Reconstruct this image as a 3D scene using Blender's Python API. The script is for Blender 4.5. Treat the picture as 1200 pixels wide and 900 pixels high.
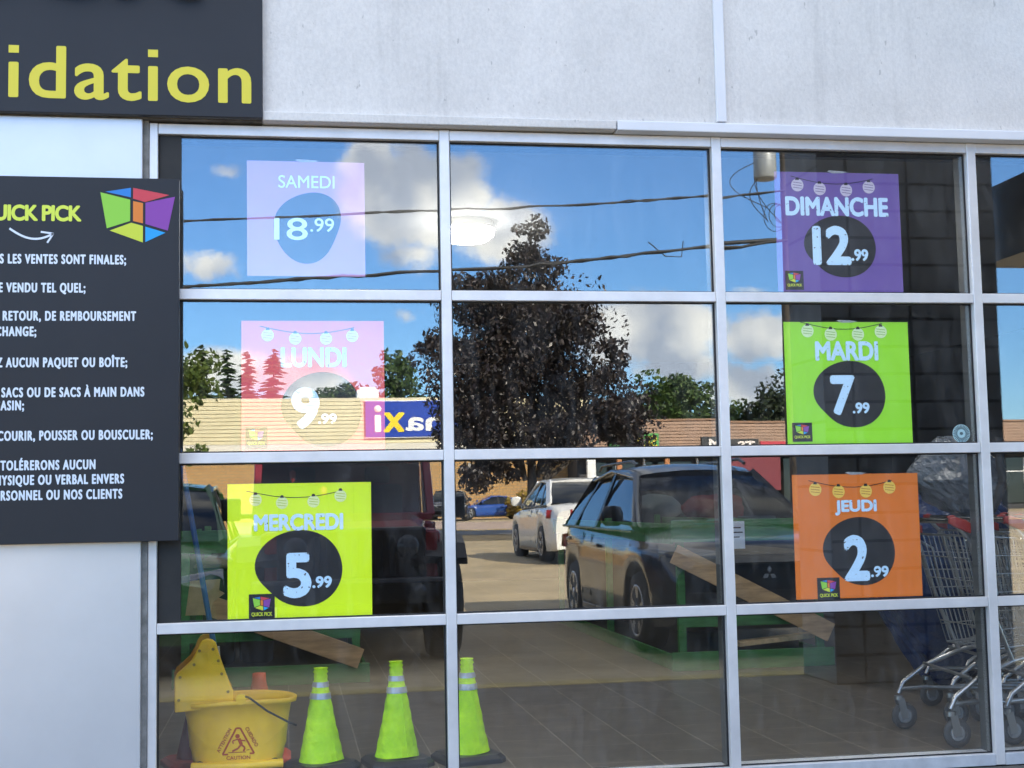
import bpy, bmesh, math, random
from mathutils import Vector, Matrix, Quaternion

# ------------------------------------------------------------------ clear
for o in list(bpy.data.objects):
    bpy.data.objects.remove(o)
SC = bpy.context.scene
COL = SC.collection
R = math.radians

# ------------------------------------------------------------------ camera
cam_d = bpy.data.cameras.new('camera')
cam_d.sensor_width = 36.0
cam_d.lens = 1605.86 / 1200 * 36
cam_d.clip_start = 0.02
cam_d.clip_end = 3000
cam = bpy.data.objects.new('camera', cam_d)
COL.objects.link(cam)
_rt = Vector((0.98676836, -0.16095657, -0.01952411))
_up = Vector((0.00515702, -0.08919946, 0.99600043))
_fw = Vector((0.16205435, 0.98292240, 0.08718915))
_m = Matrix((_rt, _up, -_fw)).transposed().to_4x4()
_m.translation = Vector((0, -5.4396, 1.0755))
cam.matrix_world = _m
SC.camera = cam

# ------------------------------------------------------------------ sun and sky
SUN = Vector((0.80, 1.55, 1.0)).normalized()      # towards the sun: behind the shop, to the right
EL = math.asin(SUN.z)
AZ = math.atan2(SUN.x, SUN.y)
sd = bpy.data.lights.new('sun', 'SUN')
sd.energy = 5.0
sd.angle = R(0.5)
sd.color = (1.0, 0.90, 0.74)
sun = bpy.data.objects.new('sun', sd)
COL.objects.link(sun)
sun.rotation_mode = 'QUATERNION'
sun.rotation_quaternion = (-SUN).to_track_quat('-Z', 'Y')
sun.location = SUN * 60

world = bpy.data.worlds.new('World')
SC.world = world
world.use_nodes = True
SKY_STRENGTH = 0.105
SC.view_settings.view_transform = 'Standard'
SC.view_settings.look = 'None'
SC.view_settings.exposure = 1.80
SC.view_settings.gamma = 1.0
SC.view_settings.use_curve_mapping = False


def build_sky():
    nt = world.node_tree
    N, L = nt.nodes, nt.links
    N.clear()
    out = N.new('ShaderNodeOutputWorld')
    bg = N.new('ShaderNodeBackground')
    bg.inputs[1].default_value = SKY_STRENGTH
    sky = N.new('ShaderNodeTexSky')
    sky.sky_type = 'NISHITA'
    sky.sun_disc = False
    sky.sun_elevation = EL
    sky.sun_rotation = AZ
    sky.air_density = 1.0
    sky.dust_density = 0.05
    sky.ozone_density = 4.5
    tc = N.new('ShaderNodeTexCoord')
    nrm = N.new('ShaderNodeVectorMath'); nrm.operation = 'NORMALIZE'
    L.new(tc.outputs['Generated'], nrm.inputs[0])
    # warp
    nw = N.new('ShaderNodeTexNoise'); nw.inputs['Scale'].default_value = 9.0
    nw.inputs['Detail'].default_value = 6.0; nw.inputs['Roughness'].default_value = 0.62
    L.new(nrm.outputs[0], nw.inputs['Vector'])
    sub = N.new('ShaderNodeVectorMath'); sub.operation = 'SUBTRACT'
    L.new(nw.outputs['Color'], sub.inputs[0]); sub.inputs[1].default_value = (.5, .5, .5)
    sc_ = N.new('ShaderNodeVectorMath'); sc_.operation = 'SCALE'; sc_.inputs['Scale'].default_value = 0.055
    L.new(sub.outputs[0], sc_.inputs[0])
    add = N.new('ShaderNodeVectorMath'); add.operation = 'ADD'
    L.new(nrm.outputs[0], add.inputs[0]); L.new(sc_.outputs[0], add.inputs[1])

    def mth(op, a, b=None, clamp=False):
        n = N.new('ShaderNodeMath'); n.operation = op; n.use_clamp = clamp
        for i, v in enumerate((a, b)):
            if v is None: continue
            if isinstance(v, (int, float)): n.inputs[i].default_value = v
            else: L.new(v, n.inputs[i])
        return n.outputs[0]

    # clouds: (azimuth from -Y towards +X, elevation, half width, half height, weight), degrees
    clouds = [(5.6, 12.9, 2.6, 1.9, 1), (4.6, 13.5, 2.1, 1.8, 1), (3.6, 14.6, 1.3, 1.0, .95), (6.2, 12.2, 2.4, 1.3, 1), (8.9, 11.4, 2.1, 1.3, 1),
              (7.3, 12.6, 1.4, 1.2, .9), (5.2, 10.6, 2.2, .7, .6),
              (15.1, 6.8, 3.2, 1.8, 1), (13.4, 6.6, 1.9, 1.5, 1), (17.0, 7.0, 1.7, 1.1, 1), (15.9, 5.2, 2.4, .8, .8),
              (19.8, 6.5, 2.0, 1.1, 1), (19.2, 4.6, 2.0, 1.0, .95), (17.4, 4.2, 1.3, .7, .7), (22.0, 6.8, 1.2, .6, .7),
              (-3.3, 9.6, 1.1, .55, .75), (-2.4, 13.7, 1.1, .5, .5), (-3.0, 5.6, 2.4, 1.1, .9), (1.0, 5.4, 2.2, 1.0, .85),
              (5.2, 8.2, 1.1, .55, .6), (19.2, 8.8, 1.0, .4, .55), (8.5, 5.4, 3.0, 1.0, .5), (26.0, 7, 2, 2, .7)]
    total = None
    sep = N.new('ShaderNodeSeparateXYZ'); L.new(add.outputs[0], sep.inputs[0])
    az = mth('MULTIPLY', mth('ARCTAN2', sep.outputs[0], mth('MULTIPLY', sep.outputs[1], -1.0)), 57.29578)
    el = mth('MULTIPLY', mth('ARCSINE', sep.outputs[2]), 57.29578)
    for a, e, wa, we, wt in clouds:
        da = mth('DIVIDE', mth('SUBTRACT', az, a), wa)
        de = mth('DIVIDE', mth('SUBTRACT', el, e), we)
        q = mth('ADD', mth('MULTIPLY', da, da), mth('MULTIPLY', de, de))
        g = mth('MULTIPLY', mth('EXPONENT', mth('MULTIPLY', q, -0.62)), wt)
        total = g if total is None else mth('MAXIMUM', total, g)
    # unseen cloud cover added higher up, for whiter light on the wall
    nb = N.new('ShaderNodeTexNoise'); nb.inputs['Scale'].default_value = 2.6
    nb.inputs['Detail'].default_value = 8.0; nb.inputs['Roughness'].default_value = .58
    L.new(nrm.outputs[0], nb.inputs['Vector'])
    gate = N.new('ShaderNodeMapRange'); gate.inputs[1].default_value = 17; gate.inputs[2].default_value = 26
    L.new(el, gate.inputs[0])
    wide = N.new('ShaderNodeMapRange'); wide.inputs[1].default_value = .40; wide.inputs[2].default_value = .56
    L.new(nb.outputs['Fac'], wide.inputs[0])
    wide_o = mth('MULTIPLY', wide.outputs[0], gate.outputs[0])
    nd = N.new('ShaderNodeTexNoise'); nd.inputs['Scale'].default_value = 24.0
    nd.inputs['Detail'].default_value = 12.0; nd.inputs['Roughness'].default_value = .66
    L.new(nrm.outputs[0], nd.inputs['Vector'])
    dens = mth('ADD', total, mth('MULTIPLY', mth('SUBTRACT', nd.outputs['Fac'], .5), 1.05))
    mr = N.new('ShaderNodeMapRange'); mr.interpolation_type = 'SMOOTHSTEP'
    mr.inputs[1].default_value = .36; mr.inputs[2].default_value = .72
    L.new(dens, mr.inputs[0])
    cover = mth('MAXIMUM', mr.outputs[0], mth('MULTIPLY', wide_o, .8), True)
    # lit tops and greyer bases from the cloud's own billows
    n3 = N.new('ShaderNodeTexNoise'); n3.inputs['Scale'].default_value = 16.0
    n3.inputs['Detail'].default_value = 7.0
    L.new(nrm.outputs[0], n3.inputs['Vector'])
    cr = N.new('ShaderNodeValToRGB')
    cr.color_ramp.elements[0].position = .36; cr.color_ramp.elements[0].color = (4.6, 5.0, 5.8, 1)
    cr.color_ramp.elements[1].position = .60; cr.color_ramp.elements[1].color = (11.5, 11.0, 9.9, 1)
    L.new(n3.outputs['Fac'], cr.inputs[0])
    mix = N.new('ShaderNodeMix'); mix.data_type = 'RGBA'
    L.new(mth('MULTIPLY', cover, .93), mix.inputs[0])
    tint = N.new('ShaderNodeMix'); tint.data_type = 'RGBA'; tint.blend_type = 'MULTIPLY'; tint.inputs[0].default_value = 1
    L.new(sky.outputs[0], tint.inputs[6]); tint.inputs[7].default_value = (.80, 1.06, 1.32, 1)
    L.new(tint.outputs[2], mix.inputs[6]); L.new(cr.outputs[0], mix.inputs[7])
    L.new(mix.outputs[2], bg.inputs[0])
    L.new(bg.outputs[0], out.inputs[0])


build_sky()

# ------------------------------------------------------------------ materials
MATS = {}


def principled(name, col, rough=.6, metal=0.0, spec=.5, coat=0.0, noise=None, bump=None, emit=None):
    """noise=(scale, amount, detail, stretch xyz) varies the base colour; bump=(scale, distance)."""
    if name in MATS: return MATS[name]
    m = bpy.data.materials.new(name); m.use_nodes = True
    nt = m.node_tree; N, L = nt.nodes, nt.links
    b = N['Principled BSDF']
    b.inputs['Base Color'].default_value = (*col, 1)
    b.inputs['Roughness'].default_value = rough
    b.inputs['Metallic'].default_value = metal
    b.inputs['Specular IOR Level'].default_value = spec
    b.inputs['Coat Weight'].default_value = coat
    b.inputs['Coat Roughness'].default_value = .04
    if emit:
        b.inputs['Emission Color'].default_value = (*emit[0], 1)
        b.inputs['Emission Strength'].default_value = emit[1]
    if noise or bump:
        tc = N.new('ShaderNodeTexCoord')
    if noise:
        mp = N.new('ShaderNodeMapping'); L.new(tc.outputs['Object'], mp.inputs[0])
        mp.inputs['Scale'].default_value = noise[3] if len(noise) > 3 else (1, 1, 1)
        n = N.new('ShaderNodeTexNoise'); n.inputs['Scale'].default_value = noise[0]
        n.inputs['Detail'].default_value = noise[2]; n.inputs['Roughness'].default_value = .62
        L.new(mp.outputs[0], n.inputs['Vector'])
        r = N.new('ShaderNodeValToRGB'); a = noise[1]
        r.color_ramp.elements[0].position = .3; r.color_ramp.elements[1].position = .7
        r.color_ramp.elements[0].color = (*[c * (1 - a) for c in col], 1)
        r.color_ramp.elements[1].color = (*[min(1, c * (1 + a)) for c in col], 1)
        L.new(n.outputs['Fac'], r.inputs[0]); L.new(r.outputs[0], b.inputs['Base Color'])
    if bump:
        n2 = N.new('ShaderNodeTexNoise'); n2.inputs['Scale'].default_value = bump[0]; n2.inputs['Detail'].default_value = 5
        L.new(tc.outputs['Object'], n2.inputs['Vector'])
        bp = N.new('ShaderNodeBump'); bp.inputs['Distance'].default_value = bump[1]
        L.new(n2.outputs['Fac'], bp.inputs['Height']); L.new(bp.outputs[0], b.inputs['Normal'])
    MATS[name] = m
    return m


P = principled


def leaf_mat(name, cols, trans=.25, rough=.5):
    if name in MATS: return MATS[name]
    m = bpy.data.materials.new(name); m.use_nodes = True
    nt = m.node_tree; N, L = nt.nodes, nt.links
    b = N['Principled BSDF']; out = N['Material Output']
    g = N.new('ShaderNodeNewGeometry')
    r = N.new('ShaderNodeValToRGB')
    r.color_ramp.elements[0].color = (*cols[0], 1); r.color_ramp.elements[1].color = (*cols[-1], 1)
    for i, c in enumerate(cols[1:-1]):
        e = r.color_ramp.elements.new((i + 1) / (len(cols) - 1)); e.color = (*c, 1)
    L.new(g.outputs['Random Per Island'], r.inputs[0])
    L.new(r.outputs[0], b.inputs['Base Color'])
    b.inputs['Roughness'].default_value = rough
    t = N.new('ShaderNodeBsdfTranslucent'); L.new(r.outputs[0], t.inputs[0])
    mx = N.new('ShaderNodeMixShader'); mx.inputs[0].default_value = trans
    L.new(b.outputs[0], mx.inputs[1]); L.new(t.outputs[0], mx.inputs[2]); L.new(mx.outputs[0], out.inputs[0])
    MATS[name] = m
    return m


def glass_mat(name, refl, trans, wobble):
    """Coated shop glazing: mirror reflection plus clear transmission."""
    m = bpy.data.materials.new(name); m.use_nodes = True
    nt = m.node_tree; N, L = nt.nodes, nt.links
    N.remove(N['Principled BSDF']); out = N['Material Output']
    gl = N.new('ShaderNodeBsdfGlossy'); gl.inputs['Roughness'].default_value = 0
    gl.inputs['Color'].default_value = (refl * .97, refl, refl * 1.02, 1)
    tr = N.new('ShaderNodeBsdfTransparent'); tr.inputs['Color'].default_value = (trans, trans, trans * .985, 1)
    ad = N.new('ShaderNodeAddShader')
    L.new(gl.outputs[0], ad.inputs[0]); L.new(tr.outputs[0], ad.inputs[1]); L.new(ad.outputs[0], out.inputs[0])
    # a film of dust and old wipe marks
    tc0 = N.new('ShaderNodeTexCoord'); mp0 = N.new('ShaderNodeMapping'); mp0.inputs['Rotation'].default_value = (0, .5, 0); mp0.inputs['Scale'].default_value = (3, 1, 1)
    L.new(tc0.outputs['Object'], mp0.inputs[0])
    n0 = N.new('ShaderNodeTexNoise'); n0.inputs['Scale'].default_value = 3.2; n0.inputs['Detail'].default_value = 9; n0.inputs['Roughness'].default_value = .7; n0.inputs['Distortion'].default_value = 1.2
    L.new(mp0.outputs[0], n0.inputs['Vector'])
    r0 = N.new('ShaderNodeMapRange'); r0.inputs[1].default_value = .48; r0.inputs[2].default_value = .80; r0.inputs[3].default_value = .0; r0.inputs[4].default_value = .022
    L.new(n0.outputs['Fac'], r0.inputs[0])
    cb = N.new('ShaderNodeCombineColor')
    for i in range(3): L.new(r0.outputs[0], cb.inputs[i])
    df = N.new('ShaderNodeBsdfDiffuse'); L.new(cb.outputs[0], df.inputs[0])
    ad2 = N.new('ShaderNodeAddShader'); L.new(ad.outputs[0], ad2.inputs[0]); L.new(df.outputs[0], ad2.inputs[1]); L.new(ad2.outputs[0], out.inputs[0])
    if wobble:
        tc = N.new('ShaderNodeTexCoord')
        n = N.new('ShaderNodeTexNoise'); n.inputs['Scale'].default_value = 2.6; n.inputs['Detail'].default_value = 1.5
        L.new(tc.outputs['Object'], n.inputs['Vector'])
        b = N.new('ShaderNodeBump'); b.inputs['Distance'].default_value = wobble
        L.new(n.outputs['Fac'], b.inputs['Height']); L.new(b.outputs[0], gl.inputs['Normal'])
    return m


def stucco_mat():
    m = bpy.data.materials.new('weathered wall panel'); m.use_nodes = True
    nt = m.node_tree; N, L = nt.nodes, nt.links
    b = N['Principled BSDF']; b.inputs['Roughness'].default_value = .62
    tc = N.new('ShaderNodeTexCoord')
    base = N.new('ShaderNodeRGB'); base.outputs[0].default_value = (.71, .685, .645, 1)

    def noise(scale, stretch, detail=6, rough=.6):
        mp = N.new('ShaderNodeMapping'); mp.inputs['Scale'].default_value = stretch
        L.new(tc.outputs['Object'], mp.inputs[0])
        n = N.new('ShaderNodeTexNoise'); n.inputs['Scale'].default_value = scale
        n.inputs['Detail'].default_value = detail; n.inputs['Roughness'].default_value = rough
        L.new(mp.outputs[0], n.inputs['Vector'])
        return n.outputs['Fac']

    def ramp(v, p0, p1, c0, c1):
        r = N.new('ShaderNodeMapRange'); r.inputs[1].default_value = p0; r.inputs[2].default_value = p1
        r.inputs[3].default_value = c0; r.inputs[4].default_value = c1
        L.new(v, r.inputs[0]); return r.outputs[0]

    def mul(a, b_):
        n = N.new('ShaderNodeMath'); n.operation = 'MULTIPLY'; L.new(a, n.inputs[0]); L.new(b_, n.inputs[1]); return n.outputs[0]
    cloud = ramp(noise(1.3, (1, 1, 1)), .3, .7, .86, 1.07)
    streak = ramp(noise(15, (1, 1, .06)), .52, .70, 1.0, .87)
    dirtzone = ramp(noise(.9, (1, 1, .25), 2), .44, .60, 0.0, 1.0)
    sk = N.new('ShaderNodeMix'); L.new(dirtzone, sk.inputs[0]); sk.inputs[2].default_value = 1.0; L.new(streak, sk.inputs[3])
    grit = ramp(noise(85, (1, 1, .7), 4), .3, .7, .91, 1.05)
    speck = ramp(noise(40, (1, 1, .45), 3, .5), .71, .75, 1.0, .70)
    f = mul(mul(mul(cloud, sk.outputs[0]), grit), speck)
    mx = N.new('ShaderNodeMix'); mx.data_type = 'RGBA'; mx.blend_type = 'MULTIPLY'; mx.inputs[0].default_value = 1
    L.new(base.outputs[0], mx.inputs[6])
    cb = N.new('ShaderNodeCombineColor')
    for i in range(3): L.new(f, cb.inputs[i])
    L.new(cb.outputs[0], mx.inputs[7]); L.new(mx.outputs[2], b.inputs['Base Color'])
    bp = N.new('ShaderNodeBump'); bp.inputs['Distance'].default_value = .0016
    L.new(noise(95, (1, 1, 1), 3), bp.inputs['Height']); L.new(bp.outputs[0], b.inputs['Normal'])
    return m


def brick_like(name, c1, c2, mortar, scale, w=.5, h=.25, ms=.02, rough=.75, bump=.003, offset=.5, vec='Object', rot=None, var=.0):
    m = bpy.data.materials.new(name); m.use_nodes = True
    nt = m.node_tree; N, L = nt.nodes, nt.links
    b = N['Principled BSDF']; b.inputs['Roughness'].default_value = rough
    tc = N.new('ShaderNodeTexCoord'); mp = N.new('ShaderNodeMapping')
    if rot: mp.inputs['Rotation'].default_value = rot
    L.new(tc.outputs[vec], mp.inputs[0])
    br = N.new('ShaderNodeTexBrick'); br.offset = offset
    br.inputs['Color1'].default_value = (*c1, 1); br.inputs['Color2'].default_value = (*c2, 1); br.inputs['Mortar'].default_value = (*mortar, 1)
    br.inputs['Scale'].default_value = scale; br.inputs['Brick Width'].default_value = w; br.inputs['Row Height'].default_value = h
    br.inputs['Mortar Size'].default_value = ms; br.inputs['Mortar Smooth'].default_value = .2
    L.new(mp.outputs[0], br.inputs['Vector'])
    n = N.new('ShaderNodeTexNoise'); n.inputs['Scale'].default_value = 9; n.inputs['Detail'].default_value = 6
    L.new(tc.outputs['Object'], n.inputs['Vector'])
    r = N.new('ShaderNodeMapRange'); r.inputs[1].default_value = .3; r.inputs[2].default_value = .7
    r.inputs[3].default_value = 1 - var; r.inputs[4].default_value = 1 + var; L.new(n.outputs['Fac'], r.inputs[0])
    vm = N.new('ShaderNodeVectorMath'); vm.operation = 'SCALE'; L.new(br.outputs['Color'], vm.inputs[0]); L.new(r.outputs[0], vm.inputs['Scale'])
    L.new(vm.outputs[0], b.inputs['Base Color'])
    if bump:
        bp = N.new('ShaderNodeBump'); bp.inputs['Distance'].default_value = bump; bp.invert = True
        L.new(br.outputs['Fac'], bp.inputs['Height']); L.new(bp.outputs[0], b.inputs['Normal'])
    return m


def print_mat(name, col, specks=False):
    """Printed ink; optional worn specks as in the rubber-stamp lettering."""
    if name in MATS: return MATS[name]
    m = P(name, col, .45, spec=.35)
    if specks:
        nt = m.node_tree; N, L = nt.nodes, nt.links; b = N['Principled BSDF']
        tc = N.new('ShaderNodeTexCoord'); n = N.new('ShaderNodeTexNoise')
        n.inputs['Scale'].default_value = 75; n.inputs['Detail'].default_value = 3
        L.new(tc.outputs['Object'], n.inputs['Vector'])
        r = N.new('ShaderNodeValToRGB'); r.color_ramp.interpolation = 'LINEAR'
        r.color_ramp.elements[0].position = .655; r.color_ramp.elements[0].color = (*col, 1)
        r.color_ramp.elements[1].position = .68; r.color_ramp.elements[1].color = (.05, .05, .06, 1)
        L.new(n.outputs['Fac'], r.inputs[0]); L.new(r.outputs[0], b.inputs['Base Color'])
    return m


M_ALU = P('anodised aluminium', (.80, .775, .755), .34, .25, noise=(4, .13, 8), bump=(40, .0002))
M_RUBBER = P('black gasket', (.012, .012, .014), .6)
M_DARK = P('dark interior paint', (.045, .045, .048), .8)
M_BLACK = P('black satin', (.016, .017, .021), .35, noise=(6, .25, 4))
M_SIGN = P('slate sign face', (.021, .022, .026), .42, 0, .3, noise=(2.5, .10, 6)) if 0 else P('slate sign face', (.021, .022, .026), .42, 0, .3, noise=(2.5, .10, 6))
M_TYRE = P('tyre rubber', (.018, .018, .018), .75, bump=(30, .002))
M_CHROME = P('chrome', (.62, .63, .64), .14, 1.0)
M_STEEL = P('zinc plated wire', (.36, .37, .38), .28, .9)
M_CARGLASS = P('tinted car glass', (.012, .014, .015), .03, 0, .8)
M_WOOD = P('raw lumber', (.42, .28, .15), .7, noise=(5, .35, 8, (1, 6, 6)))
M_GREEN = P('green painted lumber', (.045, .165, .05), .6, noise=(5, .3, 7, (1, 5, 5)))
M_TRUNK = P('bark', (.075, .06, .048), .9, noise=(6, .4, 6), bump=(12, .02))
M_WHITE = P('white paint', (.78, .78, .76), .5, noise=(3, .06, 4))

# ------------------------------------------------------------------ mesh helpers


class MB:
    def __init__(s): s.v = []; s.f = []; s.mi = []; s.sm = []

    def add(s, v, f, mi=0, sm=False):
        k = len(s.v); s.v += [tuple(p) for p in v]
        for q in f:
            s.f.append(tuple(i + k for i in q)); s.mi.append(mi); s.sm.append(sm)
        return s

    def box(s, a, b, mi=0):
        x0, x1 = sorted((a[0], b[0])); y0, y1 = sorted((a[1], b[1])); z0, z1 = sorted((a[2], b[2]))
        v = [(x, y, z) for z in (z0, z1) for y in (y0, y1) for x in (x0, x1)]
        return s.add(v, [(0, 2, 3, 1), (4, 5, 7, 6), (0, 1, 5, 4), (2, 6, 7, 3), (0, 4, 6, 2), (1, 3, 7, 5)], mi)

    def beam(s, a, b, w, h, mi=0, up=(0, 0, 1)):
        a = Vector(a); b = Vector(b); d = (b - a).normalized(); u = Vector(up)
        sd_ = d.cross(u)
        if sd_.length < 1e-4: sd_ = d.cross(Vector((1, 0, 0)))
        sd_.normalize(); u = sd_.cross(d)
        v = [p + sd_ * (sx * w / 2) + u * (sz * h / 2) for p in (a, b) for sx, sz in ((-1, -1), (1, -1), (1, 1), (-1, 1))]
        return s.add(v, [(0, 1, 2, 3), (7, 6, 5, 4), (0, 4, 5, 1), (1, 5, 6, 2), (2, 6, 7, 3), (3, 7, 4, 0)], mi)

    def tube(s, pts, r, n=8, mi=0, caps=True):
        pts = [Vector(p) for p in pts]
        rs = r if isinstance(r, (list, tuple)) else [r] * len(pts)
        prev = None; rings = []
        for i, p in enumerate(pts):
            d = (pts[min(i + 1, len(pts) - 1)] - pts[max(i - 1, 0)]).normalized()
            if prev is None:
                a = d.orthogonal().normalized()
            else:
                a = (prev - d * prev.dot(d)); a = a.normalized() if a.length > 1e-6 else d.orthogonal().normalized()
            prev = a; b = d.cross(a)
            rings.append([p + (a * math.cos(2 * math.pi * k / n) + b * math.sin(2 * math.pi * k / n)) * rs[i] for k in range(n)])
        return s.loft(rings, mi, True, caps)

    def loft(s, rings, mi=0, sm=True, caps=True, closed=True):
        n = len(rings[0]); v = [p for r_ in rings for p in r_]; f = []
        for i in range(len(rings) - 1):
            for k in range(n if closed else n - 1):
                k2 = (k + 1) % n
                f.append((i * n + k, i * n + k2, (i + 1) * n + k2, (i + 1) * n + k))
        s.add(v, f, mi, sm)
        if caps and closed:
            s.add(rings[0], [tuple(range(n - 1, -1, -1))], mi); s.add(rings[-1], [tuple(range(n))], mi)
        return s

    def lathe(s, prof, c=(0, 0, 0), n=24, mi=0, axis='z', squash=(1, 1)):
        rings = []
        for r, z in prof:
            ring = []
            for k in range(n):
                t = 2 * math.pi * k / n
                x, y = r * math.cos(t) * squash[0], r * math.sin(t) * squash[1]
                p = (x, y, z) if axis == 'z' else ((x, z, y) if axis == 'y' else (z, x, y))
                ring.append((p[0] + c[0], p[1] + c[1], p[2] + c[2]))
            rings.append(ring)
        return s.loft(rings, mi, True, True)

    def prism(s, poly, y0, y1, mi=0, plane='xz'):
        """polygon in a plane, extruded along the remaining axis"""
        n = len(poly)
        def w(p, t): return (p[0], t, p[1]) if plane == 'xz' else ((t, p[0], p[1]) if plane == 'yz' else (p[0], p[1], t))
        v = [w(p, y0) for p in poly] + [w(p, y1) for p in poly]
        f = [tuple(range(n)), tuple(range(2 * n - 1, n - 1, -1))] + [(i, i + n, (i + 1) % n + n, (i + 1) % n) for i in range(n)]
        return s.add(v, f, mi)

    def build(s, name, mats, parent=None, loc=None, bevel=0, smooth_angle=None):
        me = bpy.data.meshes.new(name); me.from_pydata([tuple(p) for p in s.v], [], s.f)
        if not isinstance(mats, (list, tuple)): mats = [mats]
        for m in mats: me.materials.append(m)
        me.polygons.foreach_set('material_index', s.mi)
        me.polygons.foreach_set('use_smooth', s.sm)
        bm = bmesh.new(); bm.from_mesh(me); bmesh.ops.recalc_face_normals(bm, faces=bm.faces); bm.to_mesh(me); bm.free()
        me.update()
        o = bpy.data.objects.new(name, me); COL.objects.link(o)
        if loc: o.location = loc
        if parent: o.parent = parent
        if bevel:
            md = o.modifiers.new('bevel', 'BEVEL'); md.width = bevel; md.segments = 2; md.limit_method = 'ANGLE'
            md.angle_limit = R(40)
        return o


def tag(o, label=None, cat=None, group=None, kind=None):
    if label: o['label'] = label
    if cat: o['category'] = cat
    if group: o['group'] = group
    if kind: o['kind'] = kind
    return o


def thing(name, label, cat, loc=(0, 0, 0), rz=0, group=None):
    o = bpy.data.objects.new(name, None); COL.objects.link(o)
    o.location = loc; o.rotation_euler = (0, 0, rz); o.empty_display_size = .2
    return tag(o, label, cat, group)


def children(o): return [c for c in bpy.data.objects if c.parent == o]


def copy_tree(o, parent=None):
    c = o.copy(); COL.objects.link(c)
    if parent: c.parent = parent
    for ch in children(o): copy_tree(ch, c)
    return c


_tc = {}


def text_geo(s, bold=0.0, spacing=1.0):
    key = (s, bold, spacing)
    if key in _tc: return _tc[key]
    cu = bpy.data.curves.new('lettering', 'FONT'); cu.body = s; cu.offset = bold; cu.space_character = spacing
    cu.resolution_u = 5
    ob = bpy.data.objects.new('lettering', cu); COL.objects.link(ob)
    dg = bpy.context.evaluated_depsgraph_get()
    me = bpy.data.meshes.new_from_object(ob.evaluated_get(dg))
    v = [tuple(p.co[:2]) for p in me.vertices]; f = [tuple(p.vertices) for p in me.polygons]
    bpy.data.objects.remove(ob); bpy.data.curves.remove(cu); bpy.data.meshes.remove(me)
    _tc[key] = (v, f)
    return v, f


def text_box(s, x0, x1, z0, z1, bold=0.0, spacing=1.0):
    """letter geometry stretched to a rectangle -> 2D verts, faces"""
    v, f = text_geo(s, bold, spacing)
    ax, bx = min(p[0] for p in v), max(p[0] for p in v); az_, bz = min(p[1] for p in v), max(p[1] for p in v)
    return [(x0 + (p[0] - ax) / (bx - ax) * (x1 - x0), z0 + (p[1] - az_) / (bz - az_) * (z1 - z0)) for p in v], f


def put_text(mb, s, x0, x1, z0, z1, y, bold=0.0, mi=0, spacing=1.0, flip=False, depth=0.0):
    """lettering in a plane of constant y, facing -y (or +y when flip); weight is added by overlapping impressions"""
    r = bold * (z1 - z0) * .9
    v, f = text_box(s, x0 + r, x1 - r, z0 + r, z1 - r, 0, spacing) if x1 > x0 else text_box(s, x0 - r, x1 + r, z0 + r, z1 - r, 0, spacing)
    if flip: v = [(x0 + x1 - p[0], p[1]) for p in v]
    offs = [(0, 0)] + ([(r * math.cos(k * math.pi / 4), r * math.sin(k * math.pi / 4)) for k in range(8)] if r else [])
    sg = 1 if flip else -1
    edges = {}
    for q in f:
        for i in range(len(q)):
            k = tuple(sorted((q[i], q[(i + 1) % len(q)]))); edges[k] = edges.get(k, 0) + 1
    rim = [k for k, c in edges.items() if c == 1]
    for n, (ox, oz) in enumerate(offs):
        yy = y + sg * n * 2.5e-5
        mb.add([(p[0] + ox, yy, p[1] + oz) for p in v], f, mi)
        if depth:
            yb = y + depth; vv = []; ff = []
            for a, c in rim:
                k = len(vv); vv += [(v[a][0] + ox, yy, v[a][1] + oz), (v[c][0] + ox, yy, v[c][1] + oz), (v[c][0] + ox, yb, v[c][1] + oz), (v[a][0] + ox, yb, v[a][1] + oz)]
                ff.append((k, k + 1, k + 2, k + 3))
            mb.add(vv, ff, mi)
    return mb


# ================================================================== THE SETTING
def gz(y):
    pts = [(0, -.195), (-6.5, -.195), (-18.5, .065), (-66, .325), (-400, .325)]
    for (a, za), (b, zb) in zip(pts, pts[1:]):
        if y <= a and y >= b: return za + (zb - za) * (y - a) / (b - a)
    return -.195 if y > 0 else .325


def strip_sheet(name, ys, x0, x1, mat, lift=0.0):
    mb = MB(); v = []; f = []
    for y in ys: v += [(x0, y, gz(y) + lift), (x1, y, gz(y) + lift)]
    for i in range(len(ys) - 1): f.append((2 * i, 2 * i + 1, 2 * i + 3, 2 * i + 2))
    mb.add(v, f)
    o = mb.build(name, mat); tag(o, kind='structure'); return o


M_ASPH = P('sun bleached asphalt', (.42, .325, .19), .85, noise=(.9, .28, 10), bump=(60, .004))
M_ASPH2 = P('grey road asphalt', (.17, .165, .16), .85, noise=(1.5, .2, 8))
M_PINK = P('worn concrete', (.45, .33, .25), .85, noise=(.7, .2, 8))
M_DIRT = P('dry verge', (.16, .12, .06), .95, noise=(2, .4, 8))
M_YELLOW = P('yellow road paint', (.62, .42, .06), .7, noise=(8, .3, 6))
M_SIDE = P('sidewalk concrete', (.095, .088, .078), .85, noise=(4, .18, 9), bump=(70, .003))
strip_sheet('ground', [30, 0, -6.5, -18.5, -66, -400], -400, 400, M_ASPH)
strip_sheet('verge', [-30.5, -36], -60, 60, M_DIRT, .006)
strip_sheet('road', [-36.2, -41.8], -80, 80, M_ASPH2, .006)
strip_sheet('road_marking', [-41.9, -42.5], -80, 80, M_YELLOW, .010)
strip_sheet('far_pavement', [-42.6, -58], -80, 80, M_PINK, .006)
mb = MB(); mb.box((-14, -3.0, -.3), (14, -.0005, -.055)); o = mb.build('sidewalk', M_SIDE); tag(o, kind='structure')
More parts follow.
